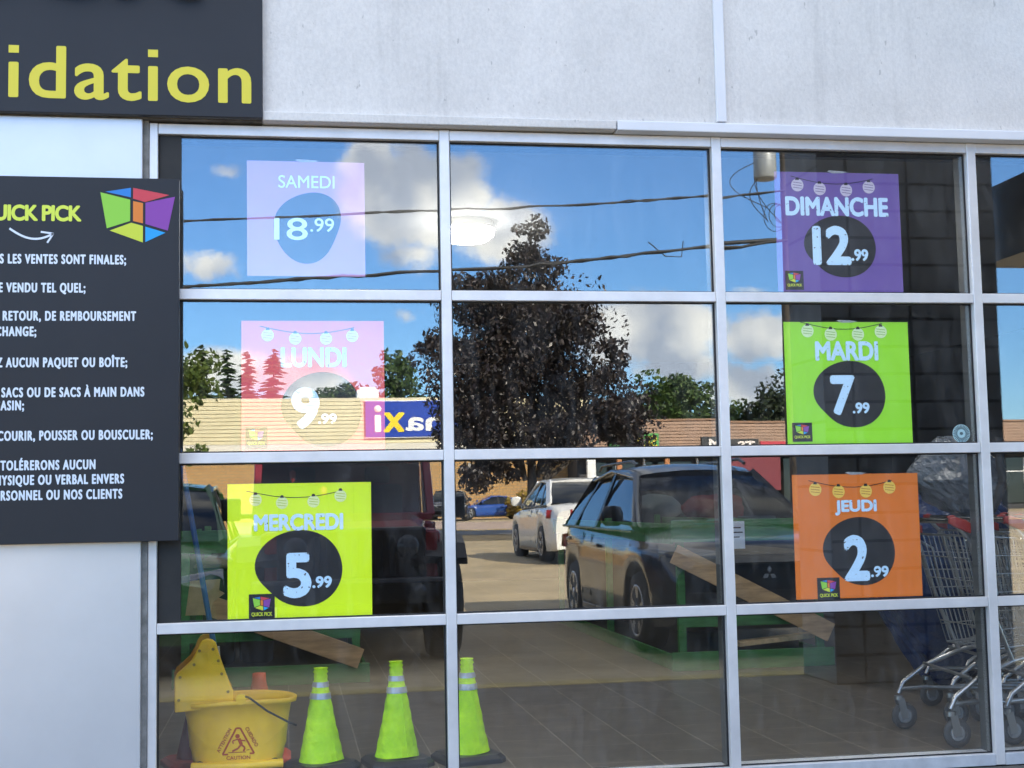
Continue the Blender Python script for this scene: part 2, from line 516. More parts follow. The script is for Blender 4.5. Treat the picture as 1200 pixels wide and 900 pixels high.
mb = MB(); mb.box((-14, -3.2, -.3), (14, -3.003, -.050)); o = mb.build('kerb', P('yellow kerb paint', (.40, .30, .10), .8, noise=(7, .4, 6)), bevel=.015); tag(o, kind='structure')
# shop floor: wood-look tiles
M_TILE = brick_like('shop floor tiles', (.105, .086, .064), (.086, .072, .055), (.21, .18, .14), 1.0, w=.42, h=.305, ms=.0035,
                    rough=.38, bump=.001, offset=.5, rot=(0, 0, R(90)), var=.22)
mb = MB(); mb.box((-7.9, .125, -.25), (8.9, 13.9, 0)); o = mb.build('shop_floor', M_TILE); tag(o, kind='structure')

# ================================================================== THE SHOP
X0 = -.5128; PW = 1.15
MUL = [X0 + PW * i for i in range(5)]
RAILS = [2.5758, 1.9185, 1.2757, .6256]
shop = thing('shop_building', 'white panelled shop front with a large aluminium-framed window grid', 'shop', (0, 0, 0))
M_STUCCO = stucco_mat()
# upper wall, batten, flashing
mb = MB(); mb.box((-14, -.04, 2.642), (14, .3, 5.90)); up = mb.build('upper_wall', M_STUCCO, shop)
for x in (-3.6, 1.797, 7.2):
    mb = MB(); mb.box((x - .021, -.060, 2.647), (x + .021, -.0405, 5.90)); mb.build('batten', P('clean white trim', (.74, .75, .77), .45, noise=(3, .05, 5)), up, bevel=.003)
mb = MB(); mb.box((-.09, -.058, 2.604), (1.345, .05, 2.641)); mb.build('flashing', M_STUCCO, up, bevel=.004)
mb = MB(); mb.box((1.349, -.062, 2.600), (14, .05, 2.641)); mb.build('flashing', P('clean white trim', (.74, .75, .77), .45, noise=(3, .05, 5)), up, bevel=.004)
mb = MB(); mb.box((-14, -.034, 2.606), (-.093, .05, 2.640)); mb.build('soffit_strip', P('weathered caulk', (.16, .145, .12), .9, noise=(18, .5, 6)), up)
mb = MB(); mb.box((-14, -.03, 5.903), (14, .4, 5.96)); mb.build('parapet_cap', M_ALU, up)
# pale metal pier at the left
M_PIER = P('pale satin panel', (.71, .695, .68), .30, .35, noise=(2.2, .05, 5))
mb = MB(); mb.box((-14, -.035, -.06), (-.552, .3, 2.604)); pier = mb.build('pier_panel', M_PIER, shop, bevel=.004)
nt = MATS['pale satin panel'].node_tree
mb = MB(); mb.box((-.551, -.006, -.06), (-.530, .2, 2.604)); mb.build('joint_filler', P('grey sealant', (.24, .235, .22), .85, noise=(22, .35, 6)), shop)
mb = MB(); mb.box((4.12, -.03, -.06), (14, .3, 2.60)); mb.build('pier_panel', M_PIER, shop)
# window grid
win = bpy.data.objects.new('storefront_window', None); COL.objects.link(win); win.parent = shop
for i, x in enumerate(MUL):
    w = .0165 if i == 0 else .0205
    mb = MB(); mb.box((x - w, 0, -.05), (x + w, .0335, 2.598)); ml = mb.build('mullion', M_ALU, win, bevel=.003)
    mb = MB(); mb.box((x - w + .002, .0405, -.05), (x + w - .002, .13, 2.597)); mb.build('inner_stem', P('dark anodised stem', (.085, .09, .09), .4, .3), ml)
for i in range(4):
    xa = MUL[i] + (.0165 if i == 0 else .0205) + .001; xb = MUL[i + 1] - .0215
    for z in RAILS:
        mb = MB(); mb.box((xa, .003, z - .0205), (xb, .0335, z + (.0215 if z > 2.5 else .0205))); tr_ = mb.build('transom', M_ALU, win, bevel=.0025)
        mb = MB(); mb.box((xa + .003, .0405, z - .018), (xb - .003, .12, z + .018)); mb.build('inner_stem', MATS['dark anodised stem'], tr_)
    mb = MB(); mb.box((xa, .002, -.052), (xb, .127, -.004)); mb.build('sill', P('weathered sill aluminium', (.60, .615, .64), .45, .2, noise=(9, .16, 6)), win, bevel=.0025)
    # black gaskets round each pane
    zs = [(RAILS[0] - .0205, RAILS[1] + .0205), (RAILS[1] - .0205, RAILS[2] + .0205), (RAILS[2] - .0205, RAILS[3] + .0205), (RAILS[3] - .0205, -.004)]
    for zt, zb in zs:
        mb = MB(); g = .006
        mb.box((xa, .030, zt - g), (xb, .0335, zt)); mb.box((xa, .030, zb), (xb, .0335, zb + g))
        mb.box((xa, .030, zb + g + .0004), (xa + g, .0335, zt - g - .0004)); mb.box((xb - g, .030, zb + g + .0004), (xb, .0335, zt - g - .0004))
        mb.build('gasket', M_RUBBER, win)
M_GLASS = glass_mat('shop glazing outer', .118, .97, 9e-5)
random.seed(5)
for i in range(4):
    xa = MUL[i] + .0225; xb = MUL[i + 1] - .0225
    for (zt, zb) in [(2.5545, 1.9400), (1.8970, 1.2970), (1.2542, .6470), (.6042, -.003)]:
        c = ((xa + xb) / 2, .037, (zt + zb) / 2)
        mb = MB(); mb.box((xa - c[0], -.003, zb - c[2]), (xb - c[0], .003, zt - c[2]))
        p = mb.build('pane', M_GLASS, win, c)
        p.rotation_euler = (R(random.uniform(-.05, .05)), 0, R(random.uniform(-.05, .05)))
# opaque strip along the left edge of the upper panes
mb = MB(); mb.box((-.4905, .024, .648), (-.408, .0295, 2.555)); mb.build('black_edge_strip', P('opaque black strip', (.016, .015, .013), .6, noise=(8, .4, 5)), win)
# shell
mb = MB()
mb.box((-8.2, .3, -.25), (-7.95, 14, 3.1)); mb.box((8.95, .3, -.25), (9.2, 14, 3.1)); mb.box((-7.949, 13.95, -.25), (8.949, 14.2, 3.1))
mb.box((-7.949, .301, -.06), (-.553, .36, 3.0)); mb.box((4.121, .301, -.06), (8.949, .36, 3.0))
mb.box((-.552, .301, 2.605), (4.12, .36, 3.0))
mb.build('inner_wall', M_DARK, shop)
mb = MB(); mb.box((-8.2, .3, 3.101), (9.2, 14.2, 3.2)); mb.build('ceiling', P('grey ceiling tile', (.20, .20, .20), .9), shop)
mb = MB(); mb.box((-14, .31, 5.6), (14, 14.2, 5.895)); mb.box((-14, .301, -.2), (-8.21, 14.2, 5.599)); mb.box((9.21, .301, -.2), (14, 14.2, 5.599))
mb.build('roof', P('roof membrane', (.2, .2, .2), .9), shop)

# ------------------------------------------------------------------ signs on the wall
WHITE_INK = P('pale sign lettering', (.72, .78, .86), .45)
LIME_INK = P('yellow sign lettering', (.70, .60, .03), .4)
sign = thing('shop_sign', 'large dark fascia sign reading liquidation in yellow under raised black letters', 'sign', (-1.3, -.05, 2.6))
sx, sy, sz = sign.location


def sbox(mb, a, b, l): return mb.box([a[i] - l[i] for i in range(3)], [b[i] - l[i] for i in range(3)])


mb = MB(); sbox(mb, (-3.3, -.075, 2.6065), (-.0885, -.0415, 3.62), (sx, sy, sz)); mb.build('sign_board', M_SIGN, sign, bevel=.003)
mb = MB()
W_ = 'l\u0131qu\u0131dat\u0131on'
v2, f2 = text_geo(W_[4:], 0, 1.08); vv, ff = text_geo(W_, 0, 1.08)
kx = .905 / (max(p[0] for p in v2) - min(p[0] for p in v2)); right = max(p[0] for p in vv)
top = .200 / max(p[1] for p in v2)
for n, (ox, oz) in enumerate([(0, 0)] + [(.0045 * math.cos(k * math.pi / 4), .0035 * math.sin(k * math.pi / 4)) for k in range(8)]):
    mb.add([(-.137 - (right - p[0]) * kx - sx + ox, -.0762 - sy - n * 3e-5, 2.667 + p[1] * top - sz + oz) for p in vv], ff)
for k in (1, 4, 8):
    vb, _ = text_geo(W_[:k + 1], 0, 1.08); x_r = max(p[0] for p in vb); vi, _ = text_geo('\u0131', 0, 1.0); wi_ = max(p[0] for p in vi) - min(p[0] for p in vi)
    xc = -.137 - (right - x_r + wi_ / 2) * kx - sx
    mb.box((xc - .019, -.0764 - sy, 2.838 - sz), (xc + .019, -.0761 - sy, 2.868 - sz))
mb.build('lettering', LIME_INK, sign)
mb = MB(); put_text(mb, 'QUICK PICK', -3.18 - sx, -.318 - sx, 3.010 - sz, 3.49 - sz, -.135 - sy, .055, 0, 1.0, False, .058)
mb.build('raised_lettering', P('raised black letters', (.009, .009, .011), .4), sign)


def cube_logo(w_, h_, x0, z1, y):
    """the open box emblem: seven coloured facets"""
    src = [((460, 107), (573, 87), (573, 131)), ((583, 87), (745, 118), (636, 152), (583, 137)), ((438, 110), (570, 142), (570, 240), (467, 275)),
           ((583, 148), (627, 157), (627, 250), (583, 240)), ((638, 155), (770, 125), (738, 282), (638, 253)),
           ((480, 285), (575, 248), (627, 262), (627, 338)), ((638, 265), (728, 292), (638, 336))]
    mb = MB()
    for i, poly in enumerate(src):
        mb.add([(x0 + (px - 438) / 332 * w_, y, z1 - (py - 87) / 251 * h_) for px, py in poly], [tuple(range(len(poly)))], i)
    return mb


LOGO = [print_mat('logo ' + n, c) for n, c in (('blue', (.03, .22, .62)), ('red', (.62, .06, .08)), ('green', (.28, .62, .06)), ('orange', (.75, .22, .03)),
        ('purple', (.25, .06, .36)), ('lime', (.60, .68, .05)), ('sky', (.02, .35, .75)))]

board = thing('rules_board', 'black store rules board with white French lettering on the pale pier', 'sign', (-1.0, -.05, .96))
bx_, by_, bz_ = board.location
mb = MB(); sbox(mb, (-1.36, -.078, .9615), (-.4085, -.0365, 2.3565), (bx_, by_, bz_)); mb.build('board', M_SIGN, board, bevel=.002)
lines = [("TOUTES LES VENTES SONT FINALES;", 148, 310), ("ARTICLE VENDU TEL QUEL;", 101, 343), ("PAS DE RETOUR, DE REMBOURSEMENT", 160, 377.5),
         ("OU ÉCHANGE;", 45, 393.5), ("N'OUVREZ AUCUN PAQUET OU BOÎTE;", 150, 427), ("PAS DE SACS OU DE SACS À MAIN DANS", 170, 461.5),
         ("LE MAGASIN;", 32, 478.5), ("NE PAS COURIR, POUSSER OU BOUSCULER;", 180, 511.5), ("NOUS NE TOLÉRERONS AUCUN", 114, 546.5),
         ("ABUS PHYSIQUE OU VERBAL ENVERS", 147, 563), ("NOTRE PERSONNEL OU NOS CLIENTS", 145, 580.5)]
mb = MB()
v0, _ = text_geo('TOLÉRERONS AUCUN', 0, 1.24); KX = .3395 / (max(p[0] for p in v0) - min(p[0] for p in v0)); KZ = .0345 / .69
for s, pxr, pyc in lines:
    v, f = text_geo(s, 0, 1.24)
    xr = -1.078 + pxr * (.6765 / 213) ; zc = 2.366 - (pyc - 205.5 - pxr * .02) * .003238
    if pyc > 420: zc = .966 + (637 - pyc - pxr * .014) * .003253
    mr = max(p[0] for p in v)
    for n, (ox, oz) in enumerate([(0, 0)] + [(0.0019 * math.cos(k * math.pi / 4), .0016 * math.sin(k * math.pi / 4)) for k in range(8)]):
        mb.add([(xr - (mr - p[0]) * KX - bx_ + ox, -.0792 - by_ - n * 2.5e-5, zc - .0172 + p[1] * KZ - bz_ + oz) for p in v], f)
mb.build('rules_lettering', WHITE_INK, board)
mb = MB(); put_text(mb, 'QUICK PICK', -1.150 - bx_, -.772 - bx_, 2.172 - bz_, 2.246 - bz_, -.0792 - by_, .045, 0, .93)
mb.build('brand_lettering', P('lime brand ink', (.68, .78, .07), .45), board)
mb = MB(); pts = [(-1.035 + .16 * t, -.0796, 2.166 - .052 * math.sin(math.pi * (.08 + t * .72))) for t in [k / 14 for k in range(15)]]
for a, b in zip(pts, pts[1:]): mb.beam((a[0] - bx_, a[1] - by_, a[2] - bz_), (b[0] - bx_, b[1] - by_, b[2] - bz_), .0006, .008, 0, (0, 0, 1))
e = pts[-1]
for d in ((-.046, .006), (-.022, -.036)): mb.beam((e[0] - bx_, e[1] - by_, e[2] - bz_), (e[0] + d[0] - bx_, e[1] - by_, e[2] + d[1] - bz_), .0006, .007)
mb.build('smile_arrow', WHITE_INK, board)
lg = cube_logo(.279, .213, -.703 - bx_, 2.318 - bz_, -.0792 - by_); lg.build('brand_logo', LOGO, board)

# ------------------------------------------------------------------ day posters on the inside of the glass
PALE = (.54, .74, .93)
INK = print_mat('poster black ink', (.014, .014, .018))
M_PT = print_mat('poster pale lettering', PALE, True)
M_PTC = print_mat('poster pale lettering clean', (.60, .80, .86))


def blob(cx, cz, rx, rz, kind, n=56):
    p = []
    for k in range(n):
        t = 2 * math.pi * k / n
        if kind == 0: r = 1 + .035 * math.cos(2 * t + .6) - .075 * math.exp(-((t - 3.75) / .42) ** 2) - .02 * math.cos(3 * t)
        else: r = 1 + .075 * math.cos(2 * t - 2.3) + .055 * math.cos(3 * t - 2.0)
        p.append((cx + rx * r * math.cos(t), cz + rz * r * math.sin(t)))
    return p


def poster(name, label, col, x0, x1, z0, z1, px, day, day_px, spot, price, price_px, cents_px, logo_px, bulb_px=None, bulb_col=(.6, .72, .75), kind=0, bold=.055, tape=True):
    """px: the poster's own bounds (left, top, right, bottom) that the other boxes are given in"""
    W_, H_ = x1 - x0, z1 - z0
    sxk = W_ / (px[2] - px[0]); szk = H_ / (px[3] - px[1])
    def X(a): return (a - px[0]) * sxk - W_ / 2
    def Z(b): return H_ - (b - px[1]) * szk
    t = thing(name, label, 'poster', ((x0 + x1) / 2, .049, z0), 0, 'day price posters in the shop window')
    mb = MB(); mb.box((-W_ / 2, 0, 0), (W_ / 2, .0012, H_)); mb.build('sheet', print_mat(name + ' ' + day.lower() + ' stock', col), t)
    if tape:
        mb = MB(); mb.add([(-.045, -.0008, H_ + .006), (-.02, -.0008, H_ - .003), (.03, -.0008, H_ - .002), (.052, -.0008, H_ + .004), (.02, -.0008, H_ + .007), (-.03, -.0008, H_ + .009)], [tuple(range(6))])
        mb.build('tape', P('dull adhesive tape', (.34, .36, .38), .35, noise=(40, .4, 4)), t)
    cx, cy, rx, ry = spot
    mb = MB(); pl = blob(X(cx), Z(cy), rx * sxk, ry * szk, kind); mb.add([(a, -.0006, b) for a, b in pl], [tuple(range(len(pl)))])
    mb.build('price_spot', INK, t)
    mb = MB(); a = day_px; put_text(mb, day, X(a[0]), X(a[2]), Z(a[3]), Z(a[1]), -.0014, bold)
    mb.build('day_lettering', M_PT if kind == 0 else M_PTC, t)
    mb = MB(); a = price_px; put_text(mb, price, X(a[0]), X(a[2]), Z(a[3]), Z(a[1]), -.0014, bold * 1.0 if kind == 0 else bold, 0, .86)
    a = cents_px; put_text(mb, '.99', X(a[0]), X(a[2]), Z(a[3]), Z(a[1]), -.0014, bold)
    mb.build('price_lettering', M_PT if kind == 0 else M_PTC, t)
    if bulb_px:
        mb = MB(); r = 7.2 * sxk
        line = [(px[0] + (px[2] - px[0]) * u, bulb_px[0][1] - 11 + 9 * math.sin(math.pi * (u - .12) / .72)) for u in [.13 + .06 * k for k in range(12)]]
        for p, q in zip(line, line[1:]): mb.beam((X(p[0]), -.0008, Z(p[1])), (X(q[0]), -.0008, Z(q[1])), .0002, .0028, 0, (0, 0, 1))
        for bx, by in bulb_px:
            c = [(X(bx) + r * math.cos(2 * math.pi * k / 20), -.0011, Z(by) + r * math.sin(2 * math.pi * k / 20)) for k in range(20)]
            mb.add(c, [tuple(range(20))], 1)
            mb.add([(X(bx - 2.4), -.0013, Z(by - 6)), (X(bx + 2.4), -.0013, Z(by - 6)), (X(bx + 1.4), -.0013, Z(by - 9)), (X(bx - 1.4), -.0013, Z(by - 9))], [(0, 1, 2, 3)], 0)
            for j in (-3.4, -.4, 2.6): mb.beam((X(bx - 5.2), -.0014, Z(by + j)), (X(bx + 5.2), -.0014, Z(by + j + 1.2)), .0002, .0022, 2, (0, 0, 1))
        mb.build('light_string', [INK, print_mat(name + ' bulb ' + day, bulb_col), print_mat(name + ' stripe ' + day, tuple(c * .55 for c in col))], t)
    if logo_px:
        a = logo_px; w = (a[2] - a[0]); hgt = (a[3] - a[1])
        mb = MB(); mb.add([(X(a[0]), -.0016, Z(a[3])), (X(a[2]), -.0016, Z(a[3])), (X(a[2]), -.0016, Z(a[1])), (X(a[0]), -.0016, Z(a[1]))], [(0, 1, 2, 3)], 7)
        lg = cube_logo(w * .70 * sxk, hgt * .52 * szk, X(a[0] + w * .15), Z(a[1] + hgt * .10), -.0022)
        for k in range(len(lg.f)): mb.add([lg.v[i] for i in lg.f[k]], [tuple(range(len(lg.f[k])))], lg.mi[k])
        put_text(mb, 'QUICK PICK', X(a[0] + w * .10), X(a[2] - w * .10), Z(a[1] + hgt * .85), Z(a[1] + hgt * .68), -.0022, .03, 5, .95)
        mb.build('brand_logo', LOGO + [INK], t)
    return t


poster('day_poster', 'small lilac poster for Saturday reading SAMEDI 18.99', (.42, .24, .46), -.154, .3145, 2.0, 2.4675, (289.5, 189.5, 427.5, 324),
       'SAMEDI', (326, 206, 392, 221), (360, 266, 40.5, 39.5), '18', (321, 256, 360, 282), (363, 256, 391, 272), None, None, kind=1, bold=.012)
poster('day_poster', 'pink poster for Monday reading LUNDI 9.99', (.72, .115, .135), -.1775, .386, 1.3, 1.820, (283.5, 376, 450.5, 528.5),
       'LUNDI', (329, 407, 406, 431), (377, 480, 46, 45), '9', (341, 454, 374, 503), (372, 485, 394, 497), (288, 500, 313, 525),
       [(314, 393), (346, 397), (382, 397), (413, 394)], (.66, .74, .80), tape=False)
poster('day_poster', 'bright yellow poster for Wednesday reading MERCREDI 5.99', (.70, .88, .012), -.232, .328, .6495, 1.174, (266.5, 566, 435.5, 723.5),
       'MERCREDI', (297, 602, 402, 622), (350, 666, 50, 46), '5', (331, 648, 364, 701), (365, 676, 388, 690), (291, 695, 321, 726),
       [(299, 585), (330, 589), (367, 588), (399, 582)], (.72, .78, .40), tape=False)
poster('day_poster', 'violet poster for Sunday reading DIMANCHE 12.99', (.15, .09, .33), 2.056, 2.6195, 1.95, 2.4675, (909.5, 202.5, 1056, 342),
       'DIMANCHE', (921, 231, 1042, 254), (984, 289, 41, 37), '12', (951, 265, 996, 311), (996, 292, 1016, 306), (918, 318, 939, 340),
       [(936, 218), (962, 222), (993, 223), (1020, 219)], (.55, .50, .62))
poster('day_poster', 'lime green poster for Tuesday reading MARDI 7.99', (.32, .72, .03), 2.073, 2.6315, 1.3015, 1.820, (920.5, 377.5, 1066.5, 520),
       'MARDI', (956, 400, 1030, 423), (995, 462, 41, 40), '7', (972, 440, 1001, 487), (997, 472, 1017, 485), (926, 495, 949, 517),
       [(948, 388), (975, 392), (1007, 392), (1034, 389)], (.66, .80, .50))
poster('day_poster', 'orange poster for Thursday reading JEUDI 2.99', (.72, .18, .02), 2.085, 2.645, .6555, 1.1735, (930.5, 555.5, 1078, 700.5),
       'JEUDI', (979, 586, 1028, 604), (1006, 646, 41, 41), '2', (987, 627, 1017, 681), (1018, 664, 1039, 677), (955, 676, 981, 703),
       [(957, 573), (984, 576), (1016, 576), (1044, 572)], (.80, .55, .10))

# round decal on the glass
dec = thing('window_decal', 'small round pale blue sunburst decal at the pane corner', 'decal', (2.853, .046, 1.300))
mb = MB(); n = 36
c = [(.040 * math.cos(2 * math.pi * k / n), 0, .039 + .039 * math.sin(2 * math.pi * k / n)) for k in range(n)]
mb.add(c, [tuple(range(n))]); mb.build('disc', print_mat('decal pale blue', (.42, .62, .68)), dec)
mb = MB()
for k in range(30):
    a = 2 * math.pi * k / 30
    mb.beam((.019 * math.cos(a), -.0008, .039 + .019 * math.sin(a)), (.037 * math.cos(a), -.0008, .039 + .037 * math.sin(a)), .0002, .0032, 0, (math.cos(a + 1.57), 0, math.sin(a + 1.57)))
c = [(.008 * math.cos(2 * math.pi * k / n), -.0008, .039 + .0065 * math.sin(2 * math.pi * k / n)) for k in range(n)]
mb.add(c, [tuple(range(n))], 0); mb.build('ray_print', print_mat('decal slate ink', (.06, .10, .12)), dec)

# ================================================================== INSIDE THE SHOP
# -- ceiling lamp (lit)
lamp = thing('ceiling_lamp', 'lit round white ceiling lamp inside the shop', 'lamp', (1.28, 4.2, 3.0))
mb = MB(); mb.lathe([(.001, .1), (.19, .1), (.205, .07), (.205, .045)], n=32); mb.build('housing', M_WHITE, lamp)
mb = MB(); mb.lathe([(.200, .043), (.195, .0), (.15, -.035), (.001, -.05)], n=32)
mb.build('diffuser', P('lit lamp diffuser', (.9, .9, .88), .5, emit=((1, .98, .93), 14.0)), lamp)

for l, x in (('unseen fill lamp added near the left wall of the shop', (-2.7, 4.2)), ('unseen fill lamp added near the right wall of the shop', (6.8, 4.2)),
             ('unseen fill lamp added behind the window over the cones', (.3, 1.05)), ('unseen fill lamp added behind the window over the carts', (2.9, 1.05))):
    c = copy_tree(lamp); c.location = (*x, 3.0); c['label'] = l; c['group'] = 'lit ceiling lamps'  # out-of-view copies of the lamp, added to brighten bins, cones and carts
lamp['group'] = 'lit ceiling lamps'; lamp['label'] = 'lit round white ceiling lamp over the display bins'

# -- green lumber display bins
M_PALEW = P('fresh cut board', (.50, .36, .20), .75, noise=(4, .3, 8, (6, 1, 6)))


def bin_table(label, x0, x1, y0, y1, braces):
    t = thing('display_bin', label, 'bin', (x0, y0, 0), 0, 'green lumber display bins')
    W_, D_ = x1 - x0, y1 - y0
    def part(n, a, b, m, mat=M_GREEN):
        q = MB(); q.box(a, b); q.build(n, mat, t, bevel=.004)
    for px in (0, W_ - .09):
        for py in ([0, D_ - .05] if D_ < 2.6 else [0, D_ / 2, D_ - .05]):
            part('post', (px + .018, py + .022, .0), (px + .068, py + .062, .95), 0)
    part('lower_board', (-.035, 0, .0), (W_ + .035, .02, .118), 0)
    part('upper_board', (-.02, 0, .81), (W_ + .02, .02, .95), 0)
    part('middle_board', (.02, .0225, .27), (W_ - .02, .040, .36), 0)
    for px in (-.022, W_ + .0025):
        part('side_board', (px, .0225, .0), (px + .0195, D_, .10), 0)
        part('side_board', (px, .0225, .80), (px + .0195, D_, .93), 0)
    part('bin_floor', (.09, .065, .72), (W_ - .09, D_ - .06, .74), 0, P('bin floor plywood', (.12, .10, .07), .8))
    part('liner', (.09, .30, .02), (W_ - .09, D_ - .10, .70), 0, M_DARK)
    for (a, za, b, zb) in braces:
        q = MB(); q.beam((a, -.011, za), (b, -.011, zb), .018, .125, 0, (0, 0, 1)); q.build('brace', M_WOOD, t, bevel=.003)
    # timber stock lying inside the open base
    if x0 > 0:
        q = MB(); q.beam((W_ * .42, .10, .15), (W_ * .96, .16, .185), .10, .03); q.build('loose_board', M_PALEW, t)
    return t


bin_table('green lumber display bin behind the yellow mop bucket', -.66, .46, 3.16, 5.6, [(.18, .50, 1.10, .145)])
bin_table('green lumber display bin beside the shopping carts', 2.43, 3.44, 3.06, 7.0, [(-.01, .74, 1.02, .21)])

notice = thing('paper_notice', 'pale printed paper notice taped to the green bin front', 'notice', (2.85, 3.047, .762))
mb = MB(); mb.box((-.043, 0, 0), (.043, .001, .175)); mb.build('sheet', print_mat('notice paper', (.55, .62, .72)), notice)
mb = MB()
for j, w in enumerate((.05, .062, .04)): mb.box((-.032, -.001, .13 - j * .03), (-.032 + w, -.0004, .138 - j * .03))
mb.build('printed_lines', INK, notice)

card = thing('cardboard_piece', 'torn piece of pale cardboard propped behind the window', 'cardboard', (-.46, 1.0, .60))
mb = MB(); mb.prism([(0, 0), (.02, .15), (.02, .155), (.155, .16), (.15, .11), (.175, .095), (.12, .055), (.11, .0)], 0, .006)
mb.build('panel', P('tan cardboard', (.48, .36, .22), .8, noise=(14, .2, 6)), card)
mb = MB(); mb.box((.045, .012, -.60), (.075, .03, .12)); mb.build('stake', M_GREEN, card)

# -- yellow mop bucket with wringer
M_YEL = P('yellow bucket plastic', (.95, .54, .018), .42, noise=(5, .20, 9), bump=(25, .0006))
bucket = thing('mop_bucket', 'yellow wheeled mop bucket with a tall side press wringer', 'bucket', (-.205, .40, 0))


def oval(rx, ry, z, n=40, pw=2.6, cx=0, cy=0):
    r = []
    for k in range(n):
        t = 2 * math.pi * k / n; c, s = math.cos(t), math.sin(t)
        r.append((cx + rx * abs(c) ** (2 / pw) * (1 if c >= 0 else -1), cy + ry * abs(s) ** (2 / pw) * (1 if s >= 0 else -1), z))
    return r


mb = MB()
prof = [(.172, .115, .045), (.180, .122, .055), (.186, .127, .09), (.205, .142, .22), (.217, .150, .285), (.238, .165, .288), (.240, .167, .302), (.232, .160, .306), (.212, .146, .300), (.195, .13, .12), (.175, .11, .07)]
rings = [oval(a, b, z + (.012 * 0), cx=(.0)) for a, b, z in prof]
# rim dips towards the left and rises at the bail lugs
rings = [[(x, y, z + (.014 * math.cos(x * 6) - .007 + .02 * x if z > .25 else 0)) for x, y, z in r] for r in rings]
mb.loft(rings, 0, True, True)
mb.build('tub', M_YEL, bucket)
mb = MB()
mb.tube([(-.18, -.10, .05), (0, -.128, .05), (.18, -.10, .05)], .018, 8); mb.build('base_rail', M_YEL, bucket)
# wringer: shield shaped press standing on the rim at the left
sh = [(-.135, .27), (-.135, .405), (-.125, .427), (-.098, .449), (-.07, .475), (-.052, .505), (-.040, .535), (-.028, .552), (-.009, .559), (.012, .555), (.026, .543), (.040, .495), (.062, .43), (.085, .37), (.098, .345), (.098, .285)]
mb = MB(); mb.prism([(x - .11, z) for x, z in sh], -.128, -.108); w1 = mb.build('wringer', M_YEL, bucket, bevel=.006)
mb = MB(); mb.prism([(x - .125, z + .006) for x, z in sh], .03, .05); mb.box((-.24, -.1075, .33), (-.225, .0295, .36)); mb.box((-.06, -.1075, .33), (-.045, .0295, .36))
mb.build('wringer_back', P('worn ochre plastic', (.46, .24, .02), .5, noise=(6, .2, 5)), bucket, bevel=.004)
for x, z in ((-.037, .512), (-.058, .458), (-.113, .41), (-.118, .32), (.016, .517), (.037, .47), (.05, .418), (.075, .346), (.08, .292)):
    mb = MB(); mb.lathe([(.006, -.133), (.0055, -.1285), (.0, -.1283)], (x - .11, 0, z), 10, 0, 'y'); mb.build('bolt', P('wringer bolts', (.30, .20, .06), .35, .7), w1)
mb = MB(); mb.prism([(-.125, .30), (-.105, .345), (-.112, .545), (-.116, .545)], -.1325, -.1285); mb.build('press_rib', M_YEL, w1)
mb = MB(); mb.tube([(.035, -.163, .328), (.05, -.178, .325), (.12, -.190, .272), (.205, -.176, .222), (.235, -.15, .205)], .0045, 8)
mb.build('bail_handle', P('dark wire', (.02, .02, .02), .4, .6), bucket)
mb = MB(); mb.lathe([(.021, -.012), (.021, .012)], (.018, -.155, .318), 14, 0, 'y'); mb.build('bail_lug', M_YEL, bucket)
for sx_ in (-1, 1):
    for sy_ in (-1, 1):
        q = MB(); q.lathe([(.0, -.012), (.032, -.012), (.036, 0), (.032, .012), (0, .012)], (sx_ * .14, sy_ * .085, .036), 18, 0, 'y'); q.build('caster', M_BLACK, bucket)
# printed warning: triangle with a slipping figure and three words, wrapped on the tub's face
M_RED = print_mat('warning red ink', (.42, .055, .012))


def on_tub(x, z):
    """front surface of the tub at (x, z), slightly proud"""
    k = (z - .055) / (.285 - .055); rx = .180 + k * .037; ry = .122 + k * .028
    u = min(.999, abs(x) / rx); return -(ry * (1 - u ** 2.6) ** (1 / 2.6)) - .0022


wc = (.005, .140)
mb = MB()


def warp(pts2, faces):
    mb.add([(wc[0] + x, on_tub(wc[0] + x, wc[1] + z), wc[1] + z) for x, z in pts2], faces)


def wline(pts2, w, close=False):
    pts2 = list(pts2) + ([pts2[0]] if close else [])
    for a, b in zip(pts2, pts2[1:]):
        dx, dz = b[0] - a[0], b[1] - a[1]; l = math.hypot(dx, dz) or 1; nx, nz = -dz / l * w / 2, dx / l * w / 2
        warp([(a[0] + nx, a[1] + nz), (a[0] - nx, a[1] - nz), (b[0] - nx, b[1] - nz), (b[0] + nx, b[1] + nz)], [(0, 1, 2, 3)])


wline([(-.062, -.042), (.062, -.042), (.008, .062), (-.008, .062)], .007, True)
c = [(-.003 + .009 * math.cos(k * .4488), .030 + .009 * math.sin(k * .4488)) for k in range(14)]; warp(c, [tuple(range(14))])
wline([(.002, .020), (.012, -.004)], .013); wline([(.012, -.004), (.026, -.018), (.020, -.032)], .007); wline([(.010, -.006), (-.002, -.020), (-.024, -.030)], .007)
wline([(.0, .018), (-.022, .012), (-.020, .0)], .005); wline([(.004, .014), (.028, .010)], .005); wline([(-.04, -.035), (.03, -.035)], .003); wline([(.032, -.028), (.044, -.026)], .003)
v, f = text_box('CAUTION', -.047, .047, -.064, -.049, .02); warp(v, f)
for s, ang, ox, oz in (('ATTENTION', 62, -.074, -.036), ('CUIDADO', -62, .026, .060)):
    v, f = text_box(s, 0, .105 if s[0] == 'A' else .088, 0, .015, .02)
    ca, sa = math.cos(R(ang)), math.sin(R(ang)); warp([(ox + x * ca - z * sa, oz + x * sa + z * ca) for x, z in v], f)
mb.build('warning_print', M_RED, bucket)
mb = MB(); wc = (.075, .058); v, f = text_box('Kodiak', -.026, .026, -.006, .008, .05); warp(v, f); mb.build('maker_print', INK, bucket)

